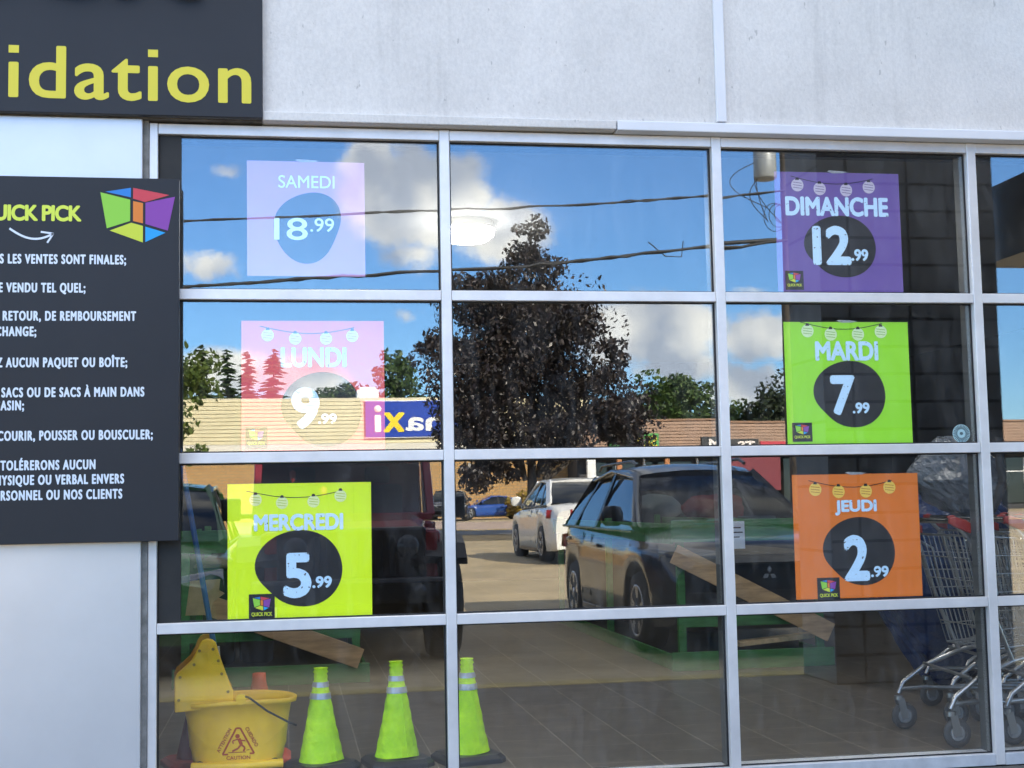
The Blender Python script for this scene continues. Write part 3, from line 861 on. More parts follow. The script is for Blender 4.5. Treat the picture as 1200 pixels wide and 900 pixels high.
mop = thing('mop', 'blue mop handle leaning up from the wringer', 'mop', (-.312, .37, .57))
mb = MB(); mb.tube([(.012, .0, -.05), (-.112, .0, .66), (-.14, 0, .80)], .0115, 12); mb.build('handle', P('blue painted handle', (.02, .09, .30), .35, noise=(12, .2, 4)), mop)
mb = MB(); mb.lathe([(.02, -.19), (.024, -.16), (.016, -.052), (.0, -.0505)], (.018, 0, 0), 12); mb.build('mop_head', P('grey mop yarn', (.3, .3, .29), .9, bump=(60, .01)), mop)

# -- traffic cones
M_LIME = P('fluorescent lime fabric', (.52, 1.0, .008), .6, 0, .25, noise=(11, .22, 8), bump=(22, .014))
M_REFL = P('grey reflective tape', (.36, .42, .50), .35, .3, noise=(20, .12, 3))
M_OR = P('faded orange cone', (.62, .09, .03), .6, noise=(8, .2, 5))


def cone(label, x, y, rz, hgt=.45, tilt=0, orange=False, grp='lime collapsible cones', r0=.092, seed=1, mat=None):
    M_OR = mat or MATS['faded orange cone']
    t = thing('traffic_cone', label, 'cone', (x, y, 0), rz, grp)
    rnd = random.Random(seed)
    mb = MB(); b = .134; mb.loft([[(cx_ * s, cy_ * s, z) for cx_, cy_ in [(-1, -.72), (-.72, -1), (.72, -1), (1, -.72), (1, .72), (.72, 1), (-.72, 1), (-1, .72)]] for s, z in ((b, 0.0), (b, .018), (b * .86, .034), (r0 * 1.02, .036))], 0, False)
    mb.build('base', M_BLACK if not orange else M_OR, t, bevel=.004)
    if orange:
        mb = MB(); mb.lathe([(r0, .0365), (.03, hgt * .92), (.028, hgt), (.0, hgt + .001)], n=28); mb.build('cone_body', M_OR, t); return t
    def rad(z): return r0 + (.026 - r0) * min(1, (z - .036) / (hgt * .80)) ** .92
    zs = [.037 + (hgt - .037) * k / 46 for k in range(47)]
    ph = [rnd.uniform(0, 6.28) for _ in range(6)]
    rings = []
    for z in zs:
        k = (z - .037) / (hgt - .037); ring = []
        for j in range(40):
            a = 2 * math.pi * j / 40
            wr = .0022 * abs(math.sin(k * 22 + 1.5 * math.sin(a + ph[0]) + ph[1])) + .0014 * math.sin(3 * a + ph[1] + k * 5) + .0009 * math.sin(8 * a + k * 17 + ph[2])
            if k > .86: wr += .003 * math.sin(k * 120)
            r = max(.017, rad(z)) + wr
            ring.append((r * math.cos(a), r * math.sin(a), z + .004 * math.sin(2 * a + ph[3]) * (k < .9)))
        rings.append(ring)
    mb = MB(); mb.loft(rings, 0, True); mb.build('sleeve', M_LIME, t)
    for za, zb in ((.668, .732), (.795, .850)):
        mb = MB(); rr = []
        for k in (za, (za + zb) / 2, zb):
            z = .037 + k * (hgt - .037); i = min(45, int(k * 46)); base = rings[i]
            rr.append([(x_ * 1.07, y_ * 1.07, z) for x_, y_, _ in base])
        mb.loft(rr, 0, True, False); mb.build('reflective_band', M_REFL, t)
    # vertical seam of the folded sleeve
    mb = MB(); mb.tube([(math.cos(-1.35) * (rad(z) + .0025), math.sin(-1.35) * (rad(z) + .0025), z) for z in [.04 + k * .028 for k in range(10)]], .0022, 6)
    mb.build('seam', M_LIME, t)
    return t


cone('fluorescent lime cone right beside the mop bucket', .132, .40, .5, .412, seed=3)
cone('fluorescent lime cone standing midway between the two others', .448, .42, .2, .425, seed=8)
cone('fluorescent lime cone partly behind the aluminium mullion', .748, .43, .25, .425, seed=21)
cone('orange cone whose tip shows above the bucket rim', -.125, .66, 0, .37, orange=True, grp='orange cones behind the bucket')
cone('dark red faded cone at the left end of the bucket', -.385, .62, .3, .30, orange=True, grp='orange cones behind the bucket', r0=.085, mat=P('dark red cone', (.20, .02, .015), .6))

# -- shopping carts, nested in two rows, handles to the left
M_CARTRED = P('red cart plastic', (.30, .018, .013), .35)


def cart_parts(t):
    """local: x runs forward from the handle, y across, z up"""
    W2 = .25
    # basket wires
    def side(s):
        top = [(.10, s * W2, .90), (.98, s * (W2 - .05), .84)]
        bot = [(.22, s * (W2 - .05), .40), (.90, s * (W2 - .09), .46)]
        return top, bot
    mb = MB()
    for s in (-1, 1):
        (t0, t1), (b0, b1) = side(s)
        t0, t1, b0, b1 = map(Vector, (t0, t1, b0, b1))
        for k in range(19):
            u = k / 18; mb.tube([t0.lerp(t1, u), b0.lerp(b1, u)], .0028, 5)
        for j in range(7):
            w = j / 6; mb.tube([t0.lerp(b0, w), t1.lerp(b1, w)], .0052 if j in (0, 6) else .0030, 6)
    mb.build('basket_side', M_STEEL, t)
    mb = MB()
    for xa, za, ya, xb, zb, yb in ((.10, .90, .25, .22, .40, .20), (.98, .84, .20, .90, .46, .16)):
        for k in range(11):
            u = -1 + 2 * k / 10; mb.tube([(xa, u * ya, za), (xb, u * yb, zb)], .0028, 5)
        for j in range(6):
            w = j / 5; x, z, y = xa + (xb - xa) * w, za + (zb - za) * w, ya + (yb - ya) * w
            mb.tube([(x, -y, z), (x, y, z)], .0035 if j in (0, 5) else .003, 5)
    mb.build('basket_gate', M_STEEL, t)
    mb = MB()
    for k in range(14):
        u = k / 13; x = .22 + .68 * u; y = .20 - .04 * u; mb.tube([(x, -y, .40 + .06 * u), (x, y, .40 + .06 * u)], .0028, 5)
    for k in range(7):
        u = -1 + 2 * k / 6; mb.tube([(.22, u * .20, .40), (.90, u * .16, .46)], .0028, 5)
    mb.build('basket_floor', M_STEEL, t)
    mb = MB()
    for s in (-1, 1):
        mb.tube([(-.005, s * .255, .165), (.02, s * .256, .215), (.13, s * .25, .29), (.30, s * .24, .355), (.40, s * .23, .375), (.88, s * .17, .43)], .0115, 8)
        mb.tube([(.0, s * .255, .185), (.10, s * .25, .19), (.55, s * .21, .17), (.80, s * .18, .155)], .0105, 8)
        mb.tube([(.30, s * .24, .355), (.22, s * .25, .55), (.12, s * .257, .88), (.05, s * .258, .955)], .0105, 8)
        mb.tube([(.10, s * .262, .885), (.20, s * .262, .83), (.235, s * .258, .62), (.27, s * .25, .58)], .0075, 8)
    mb.tube([(.10, -.24, .29), (.12, .24, .30)], .008, 8); mb.tube([(.55, -.21, .17), (.55, .21, .17)], .008, 8)
    mb.build('frame', M_STEEL, t)
    mb = MB(); mb.tube([(.05, -.225, .965), (.05, .225, .965)], .0125, 10); mb.build('handle_bar', M_CHROME, t)
    for s in (-1, 1):
        q = MB(); q.loft([[(x_ + .0, s * .262 + dy, z_) for x_, z_ in ((a, b), (a, b - h2))] + [(a, s * .262 - dy, b - h2), (a, s * .262 - dy, b)] for a, b, h2, dy in ((.025, .978, .025, .007), (.05, .982, .045, .012), (.10, .968, .052, .012), (.15, .935, .035, .008))], 0, False)
        q.build('handle_grip', M_CARTRED, t, bevel=.006)
    for x, s in ((-.005, -1), (-.005, 1), (.80, -1), (.80, 1)):
        y = s * (.255 if x < .1 else .18)
        q = MB(); q.tube([(x, y, .155), (x, y, .135)], .021, 12); q.beam((x + .004, y - .018, .14), (x + .022, y - .018, .052), .003, .034, 0, (1, 0, 0)); q.beam((x + .004, y + .018, .14), (x + .022, y + .018, .052), .003, .034, 0, (1, 0, 0))
        cst = q.build('caster', M_STEEL, t)
        q = MB(); q.lathe([(0, -.011), (.040, -.011), (.060, -.009), (.0625, 0), (.060, .009), (.040, .011), (0, .011)], (x + .024, y, .0625), 24, 0, 'y'); q.build('wheel', P('dark caster rubber', (.035, .035, .037), .6), cst)
        q = MB(); q.lathe([(0, -.0135), (.030, -.0135), (.034, -.0115), (0, -.0112)], (x + .024, y, .0625), 20, 0, 'y'); q.build('wheel_hub', P('grey caster hub', (.17, .175, .18), .5), cst)


carts = [('steel shopping cart nearest the glass with its handle leftmost', 2.80, .40), ('second steel shopping cart of the row along the glass', 3.06, .405), ('third steel shopping cart of the row along the glass', 3.32, .41),
         ('steel shopping cart at the handle end of the rear row', 3.24, 1.02), ('second steel shopping cart of the rear row', 3.46, 1.03), ('third steel shopping cart of the rear row', 3.68, 1.04)]
c0 = thing('shopping_cart', carts[0][0], 'shopping cart', (carts[0][1], carts[0][2], 0), 0, 'nested shopping carts'); cart_parts(c0)
for l, x, y in carts[1:]:
    c = copy_tree(c0); c.location = (x, y, 0); c['label'] = l


# -- plastic wrapped stock above the carts
def crumple(name, parent, c, r, mat, seed, n=26, amp=.12, squash=1.0):
    rnd = random.Random(seed); dirs = []
    for _ in range(46):
        d = Vector((rnd.gauss(0, 1), rnd.gauss(0, 1), rnd.gauss(0, 1))).normalized(); dirs.append((d, rnd.uniform(.80, 1.0)))
    mb = MB(); rings = []
    for i in range(1, n):
        th = math.pi * i / n; ring = []
        for k in range(2 * n):
            a = math.pi * k / n; d = Vector((math.sin(th) * math.cos(a), math.sin(th) * math.sin(a), math.cos(th)))
            rr = min(w / max(.12, d.dot(q)) for q, w in dirs if d.dot(q) > .1)
            rr = min(rr, 1.12) * (1 + amp * .25 * math.sin(d.x * 17 + d.z * 23 + seed) * math.sin(d.y * 19 - d.z * 13))
            ring.append((c[0] + d.x * r[0] * rr, c[1] + d.y * r[1] * rr, c[2] + d.z * r[2] * rr))
        rings.append(ring)
    mb.loft(rings, 0, False, True); return mb.build(name, mat, parent)


M_TARP = P('blue plastic tarp', (.008, .026, .10), .35, bump=(14, .02))
M_BAG = P('clear wrapping film over grey foam', (.10, .115, .14), .22, noise=(5, .35, 4), bump=(9, .05))
t = thing('wrapped_bundle', 'dark blue tarp wrapped stock piled behind the cart handles', 'bundle', (3.55, 1.75, 0))
crumple('tarp', t, (.12, .12, .64), (.46, .30, .645), M_TARP, 4)
t = thing('plastic_bag', 'crumpled clear plastic bag of grey foam resting on the carts', 'bag', (3.33, 1.02, .985))
crumple('bag', t, (0, 0, .19), (.25, .22, .20), M_BAG, 11)
mb = MB(); mb.tube([(.12, -.20, .36), (.10, -.235, .26), (.13, -.225, .17), (.08, -.235, .07), (.06, -.20, .01)], [.028, .022, .03, .02, .024], 6); mb.build('strap', M_RUBBER, t)

# ================================================================== THE STREET SIDE (seen mirrored in the glazing)
def lerp_keys(keys, x):
    for (a, va), (b, vb) in zip(keys, keys[1:]):
        if x <= b:
            t = (x - a) / (b - a) if b > a else 0; t = max(0, min(1, t)); return va + (vb - va) * t
    return keys[-1][1]


def smooth_keys(keys, x, d):
    return sum(lerp_keys(keys, x + d * k) for k in (-1, -.5, 0, .5, 1)) / 5


def wheel_at(t, x, y, r, s, w=.21, spokes=5, rimmat=None):
    q = MB(); yo = y + s * w / 2
    q.lathe([(r * .64, y - w / 2), (r * .93, y - w / 2), (r, y - w * .3), (r, y + w * .3), (r * .93, y + w / 2), (r * .64, y + w / 2)], (x, 0, r), 32, 0, 'y')
    tyre = q.build('wheel', M_TYRE, t)
    q = MB()
    q.lathe([(r * .66, yo - s * .05), (r * .66, yo + s * .004), (r * .60, yo + s * .004), (r * .58, yo - s * .03)], (x, 0, r), 32, 0, 'y')
    for k in range(spokes):
        a = 2 * math.pi * k / spokes + .3
        for da in (-.13, .13):
            q.beam((x + .05 * r * math.cos(a), yo - s * .012, r + .05 * r * math.sin(a)), (x + .6 * r * math.cos(a + da), yo - s * .006, r + .6 * r * math.sin(a + da)), .018, r * .10, 0, (-math.sin(a), 0, math.cos(a)))
    q.lathe([(r * .17, yo - s * .03), (r * .15, yo + s * .004), (0, yo + s * .006)], (x, 0, r), 16, 0, 'y')
    q.build('rim', rimmat or P('alloy rim', (.45, .46, .47), .3, .8), tyre)


def car(name, label, cat, loc, rz, paint, L, W, H, wheels, r, top, belt, cabin, lowz=.22, light=None, taper=.12, screen=None, roofw=.70, rails=False, plate=None, rear_lamp=None, group=None, mirror=True, trim=None):
    """local x forward. top/belt: (x, z) keys; cabin: windshield base, roof front, roof rear, rear base as (x, z); half widths follow"""
    t = thing(name, label, cat, loc, rz, group)
    hl = L / 2; hw = W / 2
    xs = [-hl + L * k / 72 for k in range(73)]
    rings = []
    for x in xs:
        e = (abs(x) - hl * .62) / (hl * .38); e = max(0, e)
        f = 1 - taper * e ** 2.4
        zb = lowz + (.10 * max(0, e - .6))
        for wx in wheels:
            R_ = r * 1.16; d = abs(x - wx)
            if d < R_: zb = max(zb, r + math.sqrt(R_ * R_ - d * d) * .98)
        zs = smooth_keys(belt, x, .12); zt = smooth_keys(top, x, .10)
        zb = min(zb, zs - .12)
        w_low = hw * f * .985; wm = hw * f; ws = hw * f * .955; wi = hw * f * .86
        zm = zb + (zs - zb) * .55
        half = [(w_low, zb), (wm, zb + (zs - zb) * .28), (wm, zm), (hw * f * .985, zm + (zs - zm) * .45), (ws, zs - .03), (ws * .965, zs), (wi, zs + (zt - zs) * .45), (hw * f * .5, zt - .008), (0, zt)]
        ring = [(x, y, z) for y, z in half] + [(x, -y, z) for y, z in reversed(half[:-1])]
        rings.append(ring)
    mb = MB(); mb.loft(rings, 0, True, True)
    body = mb.build('body', paint, t)
    mb = MB(); mb.box((-hl * .93, -hw * .80, lowz - .03), (hl * .93, hw * .80, .62)); mb.build('underbody', M_BLACK, t)
    # sill / bumper trim in black plastic
    mb = MB()
    mb.box((wheels[0] + r * 1.2, -hw * .99, lowz - .04), (wheels[1] - r * 1.2, hw * .99, lowz + .05)); mb.build('sill_trim', M_BLACK, t, bevel=.02)
    # greenhouse
    (xw, zw), (xf, zf), (xr, zr), (xb, zb_) = cabin
    bw = hw * .92; rw = hw * roofw
    def corner(x, z, w, s): return (x, s * w, z)
    mb = MB()
    nseg = 8
    for a, b, wa, wb, bulge in (((xw, zw), (xf, zf), bw * .93, rw, .07), ((xr, zr), (xb, zb_), rw, bw * .90, -.06)):
        v = []; f = []
        for i in range(nseg + 1):
            u = i / nseg; w = wa + (wb - wa) * u
            for j in range(nseg + 1):
                q = -1 + 2 * j / nseg
                x = a[0] + (b[0] - a[0]) * u + bulge * (1 - q * q); z = a[1] + (b[1] - a[1]) * u + .03 * math.sin(math.pi * u)
                v.append((x, q * w, z))
        for i in range(nseg):
            for j in range(nseg):
                k = i * (nseg + 1) + j; f.append((k, k + 1, k + nseg + 2, k + nseg + 1))
        q = MB(); q.add(v, f, 0, True); q.build('windscreen' if bulge > 0 else 'rear_window', (screen or M_CARGLASS) if bulge > 0 else M_CARGLASS, t)
    for s in (-1, 1):
        v = []; f = []
        bot = [(xw - .05, zw - .02), (xb + .06, zb_ - .02)]; 
        n = 10
        for j in range(n + 1):
            u = j / n; xb0 = xw + (xb - xw) * u; zb0 = (zw - .03) + (zb_ - zw) * u
            xt = xf + (xr - xf) * u; zt = lerp_keys([(0, zf - .03), (.35, max(zf, zr) - .015), (1, zr - .03)], u)
            for i in range(4):
                q = i / 3; v.append((xb0 + (xt - xb0) * q, s * (bw + (rw - bw) * q + .02 * math.sin(math.pi * q)), zb0 + (zt - zb0) * q))
        for j in range(n):
            for i in range(3):
                k = j * 4 + i; f.append((k, k + 1, k + 5, k + 4))
        q = MB(); q.add(v, f, 0, True); q.build('side_window', M_CARGLASS, t)
    # roof
    rings = []
    for j in range(13):
        u = j / 12; x = xf + .04 + (xr - .04 - xf - .04) * u
        z = lerp_keys([(0, zf), (.18, H - .035), (.45, H - .02), (.8, (H + zr) / 2 - .015), (1, zr)], u)
        w = rw * (1.03 if .05 < u < .95 else 1.0)
        rings.append([(x, q * w, z + .05 * (1 - q * q) - (.03 if abs(q) > .98 else 0)) for q in (-1, -.94, -.7, -.3, 0, .3, .7, .94, 1)] + [(x, q * w * .97, z - .05) for q in (1, 0, -1)])
    mb = MB(); mb.loft(rings, 0, True, True); mb.build('roof', paint, t)
    mb = MB()
    for s in (-1, 1):
        A = Vector((xw, s * bw * .955, zw - .01)); B = Vector((xf, s * rw * 1.0, zf)); mb.beam(A, B + (B - A) * .03, .055, .06, 0, (0, s * .7, .7))
        C_ = Vector((xb, s * bw * .955, zb_ - .01)); D_ = Vector((xr, s * rw, zr)); mb.beam(C_, D_, .10, .05, 0, (0, s * .7, .7))
        xm = xw + (xb - xw) * .48; xtm = xf + (xr - xf) * .42
        mb.beam((xm, s * (bw + .006), zw + (zb_ - zw) * .48 - .02), (xtm, s * (rw + .012), H - .06), .02, .09, 1, (1, 0, 0))
        xm = xw + (xb - xw) * .80; xtm = xf + (xr - xf) * .84
        mb.beam((xm, s * (bw + .006), zw + (zb_ - zw) * .8 - .02), (xtm, s * (rw + .012), zr - .03), .02, .07, 1, (1, 0, 0))
        mb.tube([(xw - .02, s * (bw + .012), zw - .03), (xb, s * (bw + .012), zb_ - .03)], .014, 6, 1)
        mb.tube([(xw, s * bw, zw), (xf, s * (rw + .015), zf - .015), ((xf + xr) / 2, s * (rw + .02), H - .035), (xr, s * (rw + .015), zr - .02)], .022, 6, 0)
    mb.build('pillar_frame', [paint, M_BLACK], t)
    if rails:
        mb = MB()
        for s in (-1, 1): mb.tube([(xf - .15, s * rw * .93, H + .0), (xf - .3, s * rw * .93, H + .045), (xr + .2, s * rw * .93, H + .04), (xr + .05, s * rw * .93, H - .01)], .016, 8)
        mb.build('roof_rail', M_BLACK, t)
    # doors: shut lines and handles
    mb = MB()
    for s in (-1, 1):
        for x in (xw + .02, xw + (xb - xw) * .49, wheels[0] + r * 1.05 + .12):
            zt = smooth_keys(belt, x, .1); mb.beam((x, s * hw * 1.0, lowz + .12), (x - .02, s * (hw * .965), zt - .03), .006, .008, 0, (1, 0, 0))
    mb.build('door_seam', M_RUBBER, body)
    for s in (-1, 1):
        for u in (.40, .82):
            x = xw + (xb - xw) * u; q = MB(); q.beam((x - .09, s * hw * .995, smooth_keys(belt, x, .1) - .13), (x + .09, s * hw * .995, smooth_keys(belt, x, .1) - .12), .03, .03); q.build('door_handle', paint, t, bevel=.008)
    for i, wx in enumerate(wheels):
        for s in (-1, 1): wheel_at(t, wx, s * (hw - .115), r, s)
    # lamps
    zfl = light or (lerp_keys(top, hl - .25) - .13)
    for s in (-1, 1):
        q = MB(); q.loft([[(hl + .01 - a * .34 - .006, s * (hw * (.50 + .41 * a)), zfl - .06 - .0 * a + .03 * a), (hl + .04 - a * .32, s * (hw * (.50 + .43 * a)), zfl - .05 + .03 * a), (hl + .03 - a * .36, s * (hw * (.50 + .42 * a)), zfl + .055 + .05 * a), (hl - .08 - a * .38, s * (hw * (.50 + .40 * a)), zfl + .06 + .05 * a)] for a in (0, .35, .7, 1)], 0, True)
        q.build('headlight', P('headlight lens', (.35, .36, .36), .08, .3), t)
        zr_ = rear_lamp or (lerp_keys(top, -hl + .3) - .18)
        q = MB(); q.loft([[(-hl + .015 + a * .34, s * hw * (.56 + .40 * a), zr_ - .07), (-hl - .035 + a * .34, s * hw * (.56 + .445 * a), zr_ - .06), (-hl - .03 + a * .34, s * hw * (.56 + .435 * a), zr_ + .07), (-hl + .06 + a * .36, s * hw * (.56 + .40 * a), zr_ + .08)] for a in (0, .35, .7, 1)], 0, True)
        q.build('taillight', P('red tail lens', (.30, .012, .012), .12), t)
        if mirror:
            q = MB(); q.loft([oval(.055, .10 * k, z_, 16, 2.4, xw - .22, s * (bw + .14)) for k, z_ in ((.6, zw + .02), (1, zw + .05), (1.02, zw + .13), (.8, zw + .185), (.3, zw + .195))], 0, True)
            q.beam((xw - .2, s * bw * .95, zw + .03), (xw - .2, s * (bw + .1), zw + .06), .06, .04); q.build('wing_mirror', paint, t)
    # grille and plate
    zg = zfl - .16
    mb = MB(); mb.box((hl - .10, -hw * .46, zg - .20), (hl + .006, hw * .46, zg + .10)); mb.build('grille', M_BLACK, t, bevel=.03)
    mb = MB(); mb.box((hl - .2, -hw * .80, lowz - .02), (hl - .005, hw * .80, lowz + .14)); mb.build('bumper', M_BLACK, t, bevel=.03)
    mb = MB(); mb.box((-hl + .1, -hw * .80, lowz - .0), (-hl + .005, hw * .80, lowz + .16)); mb.build('rear_bumper_trim', M_BLACK, t, bevel=.03)
    if plate:
        mb = MB(); mb.box((-hl - .012, -.15, plate), (-hl + .03, .15, plate + .15)); mb.build('number_plate', M_WHITE, t)
    return t


def paint(name, col, metal=.0, rough=.22): return P(name, col, rough, metal, .4, .45)


# -- dark suv nosed in towards the shop
M_SCREEN = bpy.data.materials.new('clear windscreen'); M_SCREEN.use_nodes = True
_n = M_SCREEN.node_tree; _n.nodes.remove(_n.nodes['Principled BSDF'])
_g = _n.nodes.new('ShaderNodeBsdfGlossy'); _g.inputs['Roughness'].default_value = .01; _t = _n.nodes.new('ShaderNodeBsdfTransparent'); _t.inputs[0].default_value = (.80, .86, .82, 1)
_f = _n.nodes.new('ShaderNodeFresnel'); _f.inputs[0].default_value = 1.7; _x = _n.nodes.new('ShaderNodeMixShader')
_n.links.new(_f.outputs[0], _x.inputs[0]); _n.links.new(_t.outputs[0], _x.inputs[1]); _n.links.new(_g.outputs[0], _x.inputs[2]); _n.links.new(_x.outputs[0], _n.nodes['Material Output'].inputs[0])
suv = car('parked_suv', 'dark slate compact suv parked nose-in with roof rails', 'suv', (3.80, -7.25, gz(-7)), R(90), paint('slate suv paint', (.020, .026, .034)),
          4.30, 1.78, 1.60, (-1.30, 1.32), .335,
          [(-2.15, .95), (-1.9, 1.04), (-1.0, 1.05), (.85, 1.05), (1.3, 1.01), (1.85, .93), (2.05, .84), (2.15, .70)],
          [(-2.15, .86), (-1.9, 1.04), (-.9, 1.0), (.9, .94), (1.5, .90), (2.0, .82), (2.15, .66)],
          ((1.04, 1.03), (.24, 1.50), (-1.55, 1.50), (-2.02, 1.05)), .24, light=.80, rails=True, screen=M_SCREEN, roofw=.64, plate=None)
mb = MB()
for k, (cy_, cz_) in enumerate(((0, .035), (-.034, -.022), (.034, -.022))):
    a = R(90 + 120 * k); u = Vector((0, math.cos(a), math.sin(a))); w = Vector((0, -math.sin(a), math.cos(a)))
    c = Vector((2.172, 0, .66)); mb.add([c + u * .004, c + u * .034 + w * .019, c + u * .066, c + u * .034 - w * .019], [(0, 1, 2, 3)])
mb.build('emblem', M_CHROME, suv)
mb = MB(); mb.box((2.10, -.62, .735), (2.168, .62, .752)); mb.box((2.08, -.66, .52), (2.166, .66, .53)); mb.build('grille_bar', P('dark trim bar', (.04, .04, .042), .3), suv)
crumple('red_jacket', suv, (.42, -.10, 1.17), (.20, .34, .16), P('red jacket cloth', (.62, .03, .03), .8), 21)
crumple('grey_blanket', suv, (.28, .42, 1.18), (.25, .26, .17), P('pale grey cloth', (.55, .57, .50), .85), 22)
mb = MB(); mb.box((.46, -.60, 1.07), (.72, -.30, 1.10)); mb.box((.44, -.28, 1.07), (.60, .0, 1.09)); mb.build('papers', P('paper stack', (.6, .6, .6), .7), suv)
mb = MB()
for s in (-1, 1): mb.box((-.32, s * .38 - .22, 1.05), (-.18, s * .38 + .22, 1.36)); mb.box((-.30, s * .38 - .12, 1.37), (-.20, s * .38 + .12, 1.50))
mb.build('seat_back', P('grey seat cloth', (.06, .06, .065), .9), suv, bevel=.04)
mb = MB(); mb.box((.55, -.62, 1.02), (.85, .62, 1.05)); mb.build('dashboard', M_BLACK, suv)

# -- white saloon further out, tail towards us
car('parked_saloon', 'white saloon car parked with its tail lights to the shop', 'car', (5.18, -19.3, gz(-19.3)), R(-90), paint('white car paint', (.74, .73, .70)),
    4.45, 1.76, 1.44, (-1.30, 1.35), .32,
    [(-2.22, .88), (-2.1, .98), (-1.5, 1.02), (.7, .98), (1.3, .93), (2.0, .80), (2.22, .66)],
    [(-2.22, .82), (-2.0, .95), (-.9, .94), (.8, .90), (1.5, .84), (2.1, .74), (2.22, .6)],
    ((.95, .95), (.25, 1.37), (-.85, 1.38), (-1.62, 1.00)), .20, plate=.62, rear_lamp=.82)
# -- cars by the far building
car('sports_car', 'low blue sports car parked side-on by the brick store', 'car', (10.3, -65.0, gz(-65)), R(180), paint('blue car paint', (.02, .07, .30)),
    4.3, 1.78, 1.22, (-1.25, 1.25), .33, [(-2.15, .80), (-1.5, .86), (.5, .82), (1.4, .74), (2.15, .58)], [(-2.15, .74), (-1, .80), (.6, .76), (1.6, .68), (2.15, .52)],
    ((.75, .82), (.0, 1.17), (-.7, 1.16), (-1.5, .86)), .17)
car('parked_car', 'black hatchback parked beside the blue sports car', 'car', (8.0, -62.6, gz(-62)), R(100), paint('black car paint', (.012, .012, .014)),
    4.0, 1.75, 1.5, (-1.2, 1.25), .31, [(-2, .95), (-1, 1.0), (.8, .98), (1.5, .9), (2, .7)], [(-2, .9), (-1, .95), (.8, .9), (1.5, .82), (2, .6)],
    ((.9, .97), (.2, 1.43), (-1.4, 1.42), (-1.85, 1.0)), .2)
car('parked_car', 'dark green hatchback parked left of the red jeep', 'car', (-1.30, -7.45, gz(-7)), R(90), paint('green car paint', (.035, .13, .04)),
    4.2, 1.74, 1.50, (-1.27, 1.28), .31, [(-2.1, .95), (-1, 1.0), (.8, 1.0), (1.6, .92), (2.1, .70)], [(-2.1, .9), (-1, .95), (.8, .92), (1.6, .84), (2.1, .6)],
    ((.95, .99), (.25, 1.44), (-1.4, 1.43), (-1.9, 1.0)), .2, mirror=False)
car('parked_car', 'small white crossover parked in front of the brown shops', 'car', (16.2, -58.0, gz(-58)), R(150), paint('far white paint', (.70, .70, .69)),
    4.2, 1.78, 1.62, (-1.25, 1.28), .33, [(-2.1, 1.0), (-1, 1.05), (.8, 1.03), (1.6, .95), (2.1, .75)], [(-2.1, .95), (-1, 1.0), (.8, .95), (1.6, .88), (2.1, .65)],
    ((.95, 1.03), (.3, 1.53), (-1.5, 1.52), (-2, 1.05)), .22)
car('parked_car', 'silver hatchback parked at the right of the brown shops', 'car', (26.0, -58.5, gz(-58)), R(80), paint('silver paint', (.40, .41, .43), .5),
    4.1, 1.76, 1.5, (-1.22, 1.28), .31, [(-2.05, .95), (-1, 1.0), (.8, .98), (1.6, .9), (2.05, .7)], [(-2.05, .9), (-1, .95), (.8, .9), (1.6, .82), (2.05, .6)],
    ((.9, .97), (.2, 1.43), (-1.4, 1.42), (-1.9, 1.0)), .2)
car('parked_car', 'dark blue saloon parked beyond the white saloon', 'car', (9.6, -30.0, gz(-30)), R(-80), paint('navy paint', (.015, .02, .05)),
    4.5, 1.78, 1.45, (-1.3, 1.35), .32, [(-2.25, .95), (-1.5, 1.0), (.7, .98), (1.4, .92), (2.25, .68)], [(-2.25, .9), (-1, .94), (.8, .9), (1.5, .83), (2.25, .6)],
    ((.95, .96), (.25, 1.38), (-.85, 1.39), (-1.6, 1.0)), .2)

# -- maroon off-roader right in front of the glass
jeep = thing('off_road_jeep', 'maroon off-road jeep with black bumper and big tyres facing the shop', 'jeep', (.52, -5.40, gz(-5)), R(90))
M_MAR = paint('maroon paint', (.22, .018, .03), 0, .2)
def jp(n, fn, mat, bevel=.03, parent=None):
    q = MB(); fn(q); return q.build(n, mat, parent or jeep, bevel=bevel)
jp('body', lambda q: (q.box((-4.1, -.80, .50), (-1.62, .80, 1.13)), q.box((-1.6199, -.70, .55), (-.32, .70, 1.08))), M_MAR)
jp('bonnet', lambda q: q.loft([[(x, y, z) for y, z in ((-w, .92), (-w, zt - .05), (-w * .85, zt), (w * .85, zt), (w, zt - .05), (w, .92))] for x, w, zt in ((-1.75, .70, 1.20), (-1.0, .66, 1.19), (-.36, .56, 1.15), (-.30, .55, 1.10))], 0, False), M_MAR, .015)
gr = jp('grille', lambda q: (q.box((-.33, -.60, .62), (-.27, .60, 1.10))), P('dark grille paint', (.018, .012, .013), .35), .03)
jp('grille_slot', lambda q: [q.box((-.29, -.32 + .1 * k - .026, .70), (-.262, -.32 + .1 * k + .026, 1.03)) for k in range(7)], M_BLACK, .006, gr)
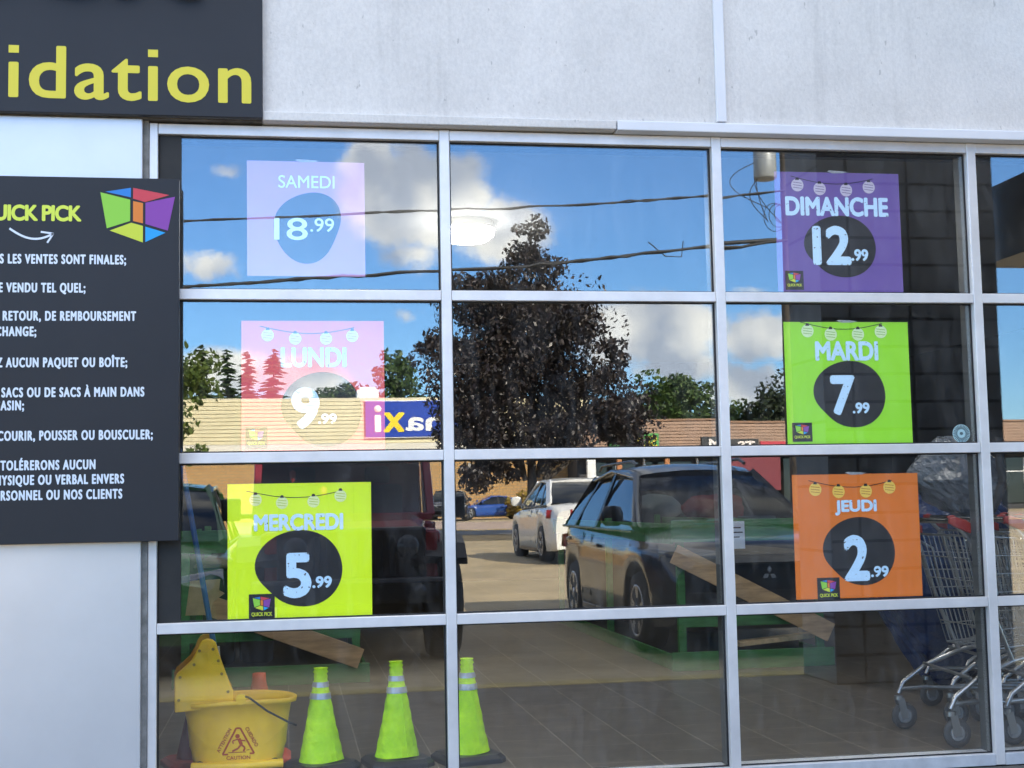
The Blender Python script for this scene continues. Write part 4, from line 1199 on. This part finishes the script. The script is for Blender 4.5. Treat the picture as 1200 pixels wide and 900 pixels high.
for s in (-1, 1):
    jp('headlight', lambda q: q.lathe([(.0, -.235), (.075, -.245), (.095, -.262), (.10, -.29)], (0, s * .45, .94), 28, 0, 'x'), P('smoked lamp lens', (.05, .05, .055), .12, .3), 0, gr)
    jp('fender_flare', lambda q: q.loft([[(x, s * .58, z), (x, s * .92, z - .02), (x, s * .92, z - .07), (x, s * .58, z - .06)] for x, z in ((-1.42, .80), (-1.30, .98), (-1.10, 1.05), (-.62, 1.05), (-.42, .98), (-.26, .86))], 0, False), M_BLACK, .01)
    jp('fender', lambda q: q.box((-1.6, s * .60, .80), (-.40, s * .73, 1.065)), M_MAR, .03)
    jp('fender_flare', lambda q: q.loft([[(x, s * .70, z), (x, s * .93, z - .02), (x, s * .93, z - .08), (x, s * .70, z - .07)] for x, z in ((-3.98, .70), (-3.85, .95), (-3.2, .97), (-2.95, .70))], 0, False), M_BLACK, .01)
    jp('door', lambda q: q.box((-2.62, s * .801, .56), (-1.70, s * .83, 1.12)), M_MAR)
    jp('side_window', lambda q: q.add([(-1.80, s * .81, 1.14), (-2.66, s * .81, 1.14), (-2.66, s * .79, 1.70), (-2.02, s * .79, 1.70)], [(0, 1, 2, 3)]), M_CARGLASS, 0)
    jp('side_window', lambda q: q.add([(-2.74, s * .81, 1.14), (-4.0, s * .81, 1.14), (-3.95, s * .79, 1.70), (-2.74, s * .79, 1.70)], [(0, 1, 2, 3)]), M_CARGLASS, 0)
    jp('wing_mirror', lambda q: (q.box((-1.86, s * .93, 1.16), (-1.78, s * 1.10, 1.36)), q.box((-1.84, s * .78, 1.18), (-1.81, s * .94, 1.22))), M_BLACK)
    wheel_at(jeep, -.88, s * .78, .405, s, .27, 5, P('dark alloy', (.06, .06, .06), .4, .6)); wheel_at(jeep, -3.42, s * .78, .405, s, .27, 5, P('dark alloy', (.06, .06, .06), .4, .6))
jp('windscreen_frame', lambda q: (q.beam((-1.70, -.79, 1.17), (-1.95, -.77, 1.74), .07, .06, 0, (1, 0, 0)), q.beam((-1.70, .79, 1.17), (-1.95, .77, 1.74), .07, .06, 0, (1, 0, 0)), q.beam((-1.95, -.79, 1.745), (-1.95, .79, 1.745), .07, .08), q.beam((-1.69, -.80, 1.17), (-1.69, .80, 1.17), .07, .07)), M_MAR, .012)
jp('windscreen', lambda q: q.add([(-1.715, -.76, 1.19), (-1.715, .76, 1.19), (-1.945, .75, 1.72), (-1.945, -.75, 1.72)], [(0, 1, 2, 3)]), M_SCREEN, 0)
jp('seat', lambda q: [q.box((-2.62, c_ - .24, 1.0), (-2.50, c_ + .24, 1.48)) for c_ in (-.36, .36)] + [q.box((-2.60, c_ - .12, 1.49), (-2.52, c_ + .12, 1.66)) for c_ in (-.36, .36)], P('dark seat cloth', (.012, .012, .013), .9), .04)
jp('hanging_ornament', lambda q: (q.lathe([(0, 1.36), (.035, 1.39), (.04, 1.44), (0, 1.47)], (-2.15, .18, 0), 12), q.lathe([(0, 1.50), (.025, 1.53), (.03, 1.60), (0, 1.63)], (-2.2, .46, 0), 12)), P('red ornament', (.55, .05, .03), .5), 0)
jp('hard_top', lambda q: (q.box((-4.08, -.80, 1.69), (-1.96, .80, 1.79)), q.box((-4.09, -.79, 1.13), (-4.02, .79, 1.6899)), q.box((-2.74, -.79, 1.13), (-2.66, .79, 1.688))), M_MAR, .03)
jp('bumper', lambda q: (q.box((-.16, -.80, .50), (.02, .80, .70)), q.box((-.26, -.32, .52), (-.161, .32, .66))), M_BLACK, .03)
jp('axle_block', lambda q: (q.box((-3.7, -.60, .30), (-.5, .60, .55))), M_BLACK, .05)
for s in (-1, 1):
    jp('fog_lamp', lambda q: q.lathe([(.045, -.02), (.05, .03), (.0, .035)], (.0, s * .52, .60), 18, 0, 'x'), P('smoked lamp lens', (.05, .05, .055), .12, .3), 0)

# -- charcoal block pillar and canopy by the entrance
M_BLOCK = brick_like('charcoal blocks', (.17, .172, .176), (.155, .158, .162), (.045, .045, .047), 1.0, w=.40, h=.172, ms=.010, rough=.8, bump=.006, offset=0, rot=(R(90), 0, 0), var=.2)
M_BLOCK2 = brick_like('charcoal blocks return', (.17, .172, .176), (.155, .158, .162), (.045, .045, .047), 1.0, w=.40, h=.172, ms=.010, rough=.8, bump=.006, offset=0, rot=(R(90), 0, R(90)), var=.2)
pil = thing('block_pillar', 'charcoal block pillar of the entrance canopy', 'pillar', (3.86, -2.48, -.055))
mb = MB(); mb.box((-.585, -.53, 0), (.585, 0, 4.6)); pb = mb.build('block_shaft', M_BLOCK, pil)
mb = MB(); mb.box((-.592, -.531, .0), (-.5855, .001, 4.6)); mb.build('block_return', M_BLOCK2, pil)
can = thing('entrance_canopy', 'dark flat canopy running from pillar to shop wall', 'canopy', (5.6, -1.6, 2.6))
mb = MB(); mb.box((-1.0, -1.4, .0), (2.4, 1.55, .10)); mb.box((-1.0, -1.4, .101), (-.92, 1.55, .50)); mb.box((-.919, -1.4, .101), (2.4, -1.32, .50)); mb.build('fascia', M_BLACK, can)
mb = MB(); mb.box((2.2, -1.35, -2.65), (2.35, -1.2, -.001)); mb.build('post', M_BLACK, can)

# -- overhead lines and pole
M_CABLE = P('black cable', (.015, .015, .016), .6)
def cable(label, pts, r, y, strands):
    t = tag(MB().tube([(0, 0, 0), (0, 0, .001)], .0001).build('overhead_cable', M_CABLE), label, 'cable', 'overhead lines across the street') if 0 else None
    mb = MB(); rnd = random.Random(int(y * 10) & 255)
    for s in range(strands):
        o = [rnd.uniform(-.06, .06) for _ in range(40)]
        pp = []
        for i in range(len(pts) - 1):
            a, b = pts[i], pts[i + 1]
            for k in range(6):
                u = k / 6; pp.append((a[0] + (b[0] - a[0]) * u, y + s * .05, a[1] + (b[1] - a[1]) * u + (o[(i * 6 + k) % 40] * .5 if strands > 1 else o[(i * 6 + k) % 40] * .25)))
        pp.append((pts[-1][0], y, pts[-1][1])); mb.tube(pp, r, 6)
    o = mb.build('overhead_cable', M_CABLE); return tag(o, label, 'cable', 'overhead lines across the street')
cable('upper thin twisted overhead cable across the street', [(-30, 8.3), (-14, 7.5), (-2.2, 7.41), (2.0, 7.66), (5.1, 7.79), (7.5, 7.95), (9.8, 8.15), (12.15, 8.45), (30, 8.6), (55, 8.4)], .022, -25.0, 2)
cable('lower thick bundle of overhead cables across the street', [(-30, 7.0), (-14, 6.1), (-2.2, 5.94), (-.1, 6.10), (1.95, 6.25), (5.4, 6.44), (7.4, 6.65), (9.7, 6.93), (12.15, 7.28), (30, 7.4), (55, 7.2)], .034, -25.0, 2)
pole = thing('utility_pole', 'wooden utility pole with a grey drum transformer', 'pole', (11.72, -25.05, gz(-25)))
mb = MB(); mb.tube([(0, 0, 0), (0, 0, 5), (0, 0, 11.2)], [.19, .16, .13], 14); mb.build('post', M_TRUNK, pole)
mb = MB(); mb.lathe([(.0, 7.95), (.24, 7.97), (.27, 8.02), (.27, 8.75), (.22, 8.83), (.0, 8.86)], (-.52, .0, .6), 22); mb.build('transformer', P('grey transformer paint', (.30, .31, .31), .45, .2), pole)
mb = MB()
for k in (-.12, .12): mb.lathe([(.05, 9.44), (.035, 9.56), (.055, 9.58), (.03, 9.66), (.0, 9.67)], (-.52 + k, 0, 0), 12)
mb.build('bushing', P('glazed porcelain', (.55, .52, .42), .25), pole)
mb = MB(); rnd = random.Random(9)
for k in range(4):
    a = (-.62 + rnd.uniform(-.1, .3), 0, 9.3 - rnd.uniform(0, .6)); b = (-.25 + rnd.uniform(-.3, .3), .03, 7.1 + rnd.uniform(0, .9)); sw = rnd.uniform(-.9, -.1)
    mb.tube([(a[0] + (b[0] - a[0]) * u + sw * math.sin(math.pi * u), a[1], a[2] + (b[2] - a[2]) * u) for u in [j / 12 for j in range(13)]], .011, 6)
for k in range(3):
    c = (-.15 - .16 * k * .6, 0, 7.75 - k * .05); rr = .22 + .06 * k
    mb.tube([(c[0] + rr * .8 * math.cos(2 * math.pi * j / 18), .04 * k, c[2] + rr * math.sin(2 * math.pi * j / 18)) for j in range(19)], .010, 5)
mb.tube([(-1.6, .02, 7.02), (-1.0, .02, 7.06), (-.3, .02, 7.12)], .05, 8); mb.tube([(-3.4, .02, 6.95), (-3.0, .02, 6.62), (-2.6, .02, 6.60), (-2.55, .02, 6.98)], .014, 6)
mb.build('service_wire', M_CABLE, pole)
mb = MB(); mb.beam((-1.3, .12, 10.4), (1.3, .12, 10.4), .1, .12); mb.build('crossarm', M_TRUNK, pole)

# -- big supermarket with ribbed cream siding and yellow brick base
M_BRICK = brick_like('yellow brick', (.46, .27, .10), (.40, .22, .075), (.30, .22, .13), 1.0, w=.40, h=.16, ms=.022, rough=.85, bump=.004, rot=(R(90), 0, 0), var=.12)
mk = thing('supermarket', 'long supermarket with cream ribbed siding over yellow brick walls', 'store', (-2, -70, .325))
mb = MB(); mb.box((-32, -28, 0), (18.6, -.2, 3.45)); wl = mb.build('brick_wall', M_BRICK, mk)
mb = MB(); z = 4.15; prof = []
while z < 6.62:
    prof += [(-.02, z), (.045, z + .012), (.0, z + .205)]; z += .21
prof += [(-.2, z), (-.2, 4.15)]
mb.prism([(a, b) for a, b in prof], -32, 18.7, 0, 'yz'); mb.build('ribbed_siding', P('cream metal siding', (.58, .51, .31), .5, .1, noise=(.5, .06, 4)), mk)
mb = MB(); mb.box((-32, -.2, 3.451), (18.7, .05, 4.145)); mb.build('fascia_band', P('cream fascia', (.66, .62, .52), .55), mk)
mb = MB(); mb.box((-32, -28, 3.451), (18.6, -.201, 6.5)); mb.box((-32.1, -28, 6.501), (18.8, .02, 6.66)); mb.build('roof', P('cream parapet', (.60, .54, .38), .6), mk)
for x in (6.6, 12.4):
    mb = MB(); mb.box((x - .6, -3, 6.66), (x + .6, -1.5, 7.25)); mb.box((x - .45, -2.8, 7.251), (x + .45, -1.7, 7.4)); mb.build('roof_vent', M_WHITE, mk)
ms = thing('store_sign', 'blue store sign with white and yellow letters on cream siding', 'sign', (9.1, -69.86, 4.80))
mb = MB(); mb.box((-4.75, -.06, 0), (1.2, .06, 1.98)); mb.build('sign_board', P('royal blue sign', (.012, .05, .36), .35), ms)
mb = MB(); mb.box((-4.8, -.05, -.05), (1.25, .03, -.001)); mb.box((-4.8, -.05, 1.981), (1.25, .03, 2.03)); mb.build('sign_edge', M_WHITE, ms)
# letters read m a x i from the street, so they run towards -x
def sign_word(parent, parts, y, base, mat_list):
    for (s, xl, xr, za, zb, mi) in parts:
        q = MB(); put_text(q, s, xr, xl, za, zb, y, .06, 0, 1.0, True); q.build('letter', mat_list[mi], parent)
SW = [P('white sign letters', (.80, .80, .78), .4), P('yellow sign letters', (.85, .62, .02), .4)]
sign_word(ms, [('m', .55, -1.45, .30, 1.08, 0), ('a', -1.55, -2.55, .30, 1.08, 0), ('x', -2.60, -3.80, .26, 1.36, 1), ('\u0131', -3.92, -4.26, .28, 1.22, 0)], .075, 0, SW)
mb = MB(); mb.lathe([(.0, .02), (.20, .02), (.20, .075), (.0, .078)], (-4.09, .0, 1.55), 20, 0, 'y'); mb.build('letter_dot', SW[0], ms)

# -- brown shops to the right
bs = thing('brown_shops', 'row of small shops under a brown ribbed siding band', 'store', (31.5, -66, .325))
M_BSID = P('brown metal siding', (.25, .135, .075), .55, noise=(.8, .15, 4))
mb = MB(); z = 3.55; prof = []
while z < 4.9:
    prof += [(-.02, z), (.04, z + .012), (.0, z + .165)]; z += .17
prof += [(-.2, z), (-.2, 3.55)]
mb.prism(prof, -16.0, 25, 0, 'yz'); mb.build('ribbed_siding', M_BSID, bs)
mb = MB(); mb.box((-16, -20, 3.2), (25, -.21, 4.9)); mb.box((-16.1, -20, 4.95), (25.1, .02, 5.06)); mb.build('roof', M_BSID, bs)
mb = MB(); mb.box((-16, -20, 0), (25, -1.6, 3.199)); mb.build('rear_wall', M_DARK, bs)
for k in range(13):
    x = -15.2 + k * 3.0
    mb = MB(); mb.box((x, -1.55, .35), (x + 2.6, -1.50, 2.9)); wdw = mb.build('shop_window', M_CARGLASS, bs)
    mb = MB(); mb.box((x - .12, -1.58, .0), (x - .02, -1.42, 3.19)); mb.box((x + 1.27, -1.499, .35), (x + 1.33, -1.45, 2.9)); mb.box((x, -1.498, 2.1), (x + 1.26, -1.45, 2.16)); mb.build('window_frame', M_ALU, wdw)
for x in (-15.75, ):
    mb = MB(); mb.box((x, -.5, 0), (x + .45, -.15, 3.54)); mb.build('post', M_WHITE, bs)
for x in (-14.1, -11.45, -8.0, -4.2, 0, 4):
    mb = MB(); mb.box((x, -.45, 0), (x + .26, -.2, 3.54)); mb.build('post', P('orange stained timber', (.42, .17, .06), .7, noise=(5, .25, 5)), bs)
def small_sign(label, x0, x1, z0, z1, col, words, cat='sign'):
    t = thing('shop_board', label, cat, ((x0 + x1) / 2, -65.93, z0)); w = (x1 - x0) / 2
    mb = MB(); mb.box((-w, -.04, 0), (w, .04, z1 - z0)); mb.build('board', P('board ' + label[:12], col, .45), t)
    for (s, a, b, za, zb, c) in words:
        q = MB(); put_text(q, s, a, b, za, zb, .046, .05, 0, 1.0, True); q.build('lettering', P('board ink ' + label[:12], c, .5), t)
small_sign('green shop board with big yellow letters', 16.9, 19.6, 3.72, 4.62, (.06, .30, .06), [('SUB', -.1, 1.25, .12, .78, (.8, .62, .04))])
small_sign('black shop board with white letters', 22.0, 25.4, 3.62, 4.40, (.02, .02, .02), [('OM', -1.3, .1, .12, .66, (.8, .72, .66)), ('TS', .5, 1.5, .12, .66, (.8, .72, .66))])
small_sign('red shop board beside the black one', 25.5, 29.5, 3.62, 4.25, (.50, .03, .05), [])
small_sign('dark red window panel with pale lines', 23.4, 26.4, 1.5, 3.5, (.16, .012, .022), [])
# ------------------------------------------------------------------ trees
def foliage(mb, rnd, c, r, n, size, flat=.5, droop=0.0):
    for _ in range(n):
        while True:
            d = Vector((rnd.uniform(-1, 1), rnd.uniform(-1, 1), rnd.uniform(-1, 1)))
            if .25 < d.length < 1: break
        d *= d.length ** -.35 if d.length > 0 else 1
        if d.length > 1.08: d *= 1.0 / d.length
        p = Vector((c[0] + d.x * r[0], c[1] + d.y * r[1], c[2] + d.z * r[2]))
        nrm = (Vector((rnd.gauss(0, 1), rnd.gauss(0, 1), rnd.gauss(0, 1) + flat)) + d * .8).normalized()
        a = nrm.orthogonal().normalized(); b = nrm.cross(a)
        ang = rnd.uniform(0, 6.28); u = a * math.cos(ang) + b * math.sin(ang); w = nrm.cross(u)
        u = (u + Vector((0, 0, -droop))).normalized()
        s = size * rnd.uniform(.6, 1.35)
        mb.add([p - u * s * .5, p + w * s * .30, p + u * s * .62, p - w * s * .30], [(0, 1, 2, 3)])


def leafy_tree(name, label, loc, trunk_h, clumps, leaves, size, mat, seed, group=None, tr=.16, flat=.5, droop=0.0, cat='tree'):
    rnd = random.Random(seed); t = thing(name, label, cat, loc, 0, group)
    mb = MB(); top_c = max(clumps, key=lambda c: c[2])
    mb.tube([(0, 0, -.1), (.03, 0, trunk_h * .5), (0, .05, trunk_h), ((top_c[0]) * .5, top_c[1] * .5, (trunk_h + top_c[2]) / 2), (top_c[0], top_c[1], top_c[2] + top_c[5] * .5)], [tr, tr * .8, tr * .62, tr * .38, tr * .08], 10)
    for c in clumps:
        b = (c[0] * .15, c[1] * .15, min(c[2] - .1, trunk_h * rnd.uniform(.8, 1.15)))
        mb.tube([b, (c[0] * .55, c[1] * .55, (b[2] + c[2]) * .5 + .1), (c[0], c[1], c[2])], [tr * .42, tr * .25, tr * .06], 6)
    mb.build('trunk', M_TRUNK, t)
    vol = sum(c[3] * c[4] * c[5] for c in clumps) ; mb = MB()
    for c in clumps:
        share = int(leaves * (c[3] * c[4] * c[5]) ** .75 / sum((k[3] * k[4] * k[5]) ** .75 for k in clumps))
        # break every clump in smaller tufts so that the outline stays ragged
        nt_ = max(5, int(share / 75))
        for _ in range(nt_):
            d = Vector((rnd.gauss(0, 1), rnd.gauss(0, 1), rnd.gauss(0, 1))).normalized() * rnd.uniform(.30, .92)
            cc = (c[0] + d.x * c[3], c[1] + d.y * c[4], c[2] + d.z * c[5]); rr = rnd.uniform(.11, .31) * min(c[3], c[5]) + size
            foliage(mb, rnd, cc, (rr * 1.25, rr * 1.25, rr * .75), max(3, share // nt_), size, flat, droop)
    mb.build('crown', mat, t); return t


def conifer(label, loc, h, r, seed, mat, group='conifers behind the supermarket'):
    rnd = random.Random(seed); t = thing('spruce_tree', label, 'tree', loc, 0, group)
    mb = MB(); mb.tube([(0, 0, 0), (0, 0, h * .5), (0, 0, h)], [.22, .13, .02], 8); mb.build('trunk', M_TRUNK, t)
    mb = MB(); z = h * .12
    while z < h * .985:
        k = 1 - z / h; R_ = r * (k ** .8) * rnd.uniform(.75, 1.12) + .08; nb_ = max(4, int(9 * k + 4))
        for j in range(nb_):
            a = rnd.uniform(0, 6.28); l = R_ * rnd.uniform(.65, 1.1); dz = -.10 * l * rnd.uniform(.3, 2.2)
            e = Vector((math.cos(a) * l, math.sin(a) * l, dz)); base = Vector((0, 0, z + rnd.uniform(-.45, .45)))
            side_ = Vector((-math.sin(a), math.cos(a), 0))
            for m in range(6):
                u = (m + .6) / 6; p = base + e * u; w = .16 + .42 * (1 - u) * min(1, l)
                tip = p + e.normalized() * .45
                for s in (-1, 1):
                    mb.add([p, p + side_ * s * w + Vector((0, 0, -.16)), tip + Vector((0, 0, -.10))], [(0, 1, 2)])
        z += .17 + .16 * k
    mb.build('crown', mat, t); return t


LF_MAPLE = leaf_mat('dark purple maple leaves', [(.014, .010, .011), (.027, .018, .020), (.036, .026, .024), (.016, .013, .012), (.05, .04, .034), (.075, .058, .05)], .10, .42)
LF_GREEN = leaf_mat('broadleaf green', [(.030, .062, .012), (.055, .105, .018), (.085, .135, .026), (.035, .070, .015)], .3)
LF_DARK = leaf_mat('dark broadleaf', [(.016, .026, .010), (.026, .042, .014), (.040, .055, .018)], .2)
LF_CON = leaf_mat('conifer needles', [(.020, .040, .016), (.035, .062, .022), (.050, .078, .030)], .15)
LF_BUSH = leaf_mat('bright bush leaves', [(.060, .095, .015), (.10, .15, .025), (.14, .18, .04)], .35)
LF_YEL = leaf_mat('yellow shrub leaves', [(.30, .20, .02), (.42, .28, .03), (.22, .16, .03)], .3)

# the big purple maple in the middle of the street view
leafy_tree('maple_tree', 'tall dark purple maple tree in the middle of the lot', (7.0, -34, gz(-34)), 1.9,
           [(0, 0, 5.6, 2.5, 2.3, 2.4), (-1.3, .4, 4.6, 1.9, 1.8, 1.7), (2.0, -.2, 3.8, 1.9, 1.7, 1.3), (.1, 0, 7.3, 1.15, 1.1, 1.4), (.2, 0, 8.6, .55, .5, .85), (-1.2, 0, 6.9, 1.5, 1.2, .9), (1.15, .2, 6.3, 1.05, 1.0, .9),
            (-1.7, .3, 3.1, 1.4, 1.4, 1.1), (2.9, 0, 3.1, 1.1, 1.1, 1.1), (-.2, .6, 2.9, 1.9, 1.6, 1.0), (-2.6, 0, 5.5, .8, .8, .5), (2.5, .1, 4.9, .5, .5, 1.0), (-1.3, .5, 1.9, 1.3, 1.1, .6)],
           60000, .135, LF_MAPLE, 31, tr=.2, flat=.2, droop=.55)
for i, (x, h, r) in enumerate(((-6.4, 13.7, 2.9), (-4.5, 13.3, 2.1), (-2.9, 13.2, 2.2), (-.9, 13.4, 3.0))):
    conifer(['tall spruce farthest left behind the supermarket roof', 'slim spruce second from the left behind the supermarket', 'slim spruce third from the left behind the supermarket', 'broad spruce fourth from the left behind the supermarket'][i], (x, -105, .3), h, r, 40 + i, LF_CON)
G2 = 'broadleaf trees beyond the shops'
leafy_tree('broadleaf_tree', 'round green tree rising over the supermarket sign', (9.3, -104, .3), 3, [(0, 0, 8.6, 2.3, 2.2, 3.2), (-.6, 0, 11.4, 1.3, 1.2, 1.9), (1.6, 0, 7.4, 1.9, 1.5, 2.6)], 4200, .42, LF_GREEN, 51, G2)
leafy_tree('broadleaf_tree', 'spreading tree left of the round tree over the roof', (4.4, -108, .3), 3, [(0, 0, 8.2, 3.2, 2.2, 2.4), (-3.2, 0, 7.2, 2.6, 2, 2.4), (1.0, 0, 9.8, 1.6, 1.6, 1.4)], 4600, .42, LF_GREEN, 52, G2)
leafy_tree('broadleaf_tree', 'tall green tree to the left of the gap over the brown shops', (31.0, -100, .3), 3, [(0, 0, 7.4, 3.4, 2.2, 3.4), (-2.6, 0, 8.0, 2.4, 2, 2.6), (2.4, 0, 6.6, 2.2, 2, 2.6), (-.4, 0, 10.2, 1.8, 1.6, 1.5)], 6500, .42, LF_GREEN, 53, G2)
leafy_tree('broadleaf_tree', 'low green tree between two taller ones over the brown shops', (35.6, -98, .3), 2.5, [(0, 0, 5.8, 2.4, 2, 2.6), (1.8, 0, 5.2, 1.6, 1.6, 2.0)], 3200, .40, LF_GREEN, 54, G2)
leafy_tree('broadleaf_tree', 'dense dark tree over the right end of the brown shops', (39.4, -96, .3), 2.5, [(0, 0, 7.4, 3.2, 2.2, 3.4), (-2.6, 0, 6.9, 2.0, 2, 2.8), (2.6, 0, 6.0, 2.2, 2, 2.9)], 8000, .38, LF_DARK, 55, G2)
leafy_tree('broadleaf_tree', 'wide green tree at the far right beyond the shops', (47, -98, .3), 2.5, [(0, 0, 6.0, 4.0, 2.2, 3.0), (-3.4, 0, 5.0, 2.6, 2, 2.6)], 4200, .42, LF_GREEN, 56, G2)
leafy_tree('broadleaf_tree', 'wide green tree at the far left beyond the supermarket', (-13, -100, .3), 2.5, [(0, 0, 7.0, 4.0, 2.2, 3.0), (3.2, 0, 5.6, 2.8, 2, 2.4)], 3800, .42, LF_GREEN, 57, G2)
leafy_tree('young_tree', 'young bright green tree at the left near the parked cars', (-1.95, -14.5, gz(-14.5)), 1.4, [(0, 0, 3.1, .95, .7, .8), (.45, 0, 2.6, .65, .6, .55), (-.3, 0, 3.7, .7, .6, .6), (.65, 0, 1.9, .25, .3, .2)], 5200, .085, LF_BUSH, 61, tr=.05)
leafy_tree('yellow_shrub', 'yellow leaved shrub in front of the brick store', (12.2, -63.5, gz(-63)), .3, [(0, 0, .9, 1.1, .9, .8), (-.8, 0, .6, .8, .7, .5)], 900, .22, LF_YEL, 62, tr=.06, cat='shrub')
# distant wooded edge that closes the horizon
rnd = random.Random(77); mb = MB()
for k in range(90):
    x = -190 + k * 4.4 + rnd.uniform(-2, 2); hgt = rnd.uniform(3.5, 6.5)
    foliage(mb, rnd, (x, -150 + rnd.uniform(-8, 8), hgt * .5), (4.5, 4, hgt * .6), 90, 1.1)
o = mb.build('far_woods', LF_DARK); tag(o, 'dark wooded edge far behind the shops', kind='stuff')
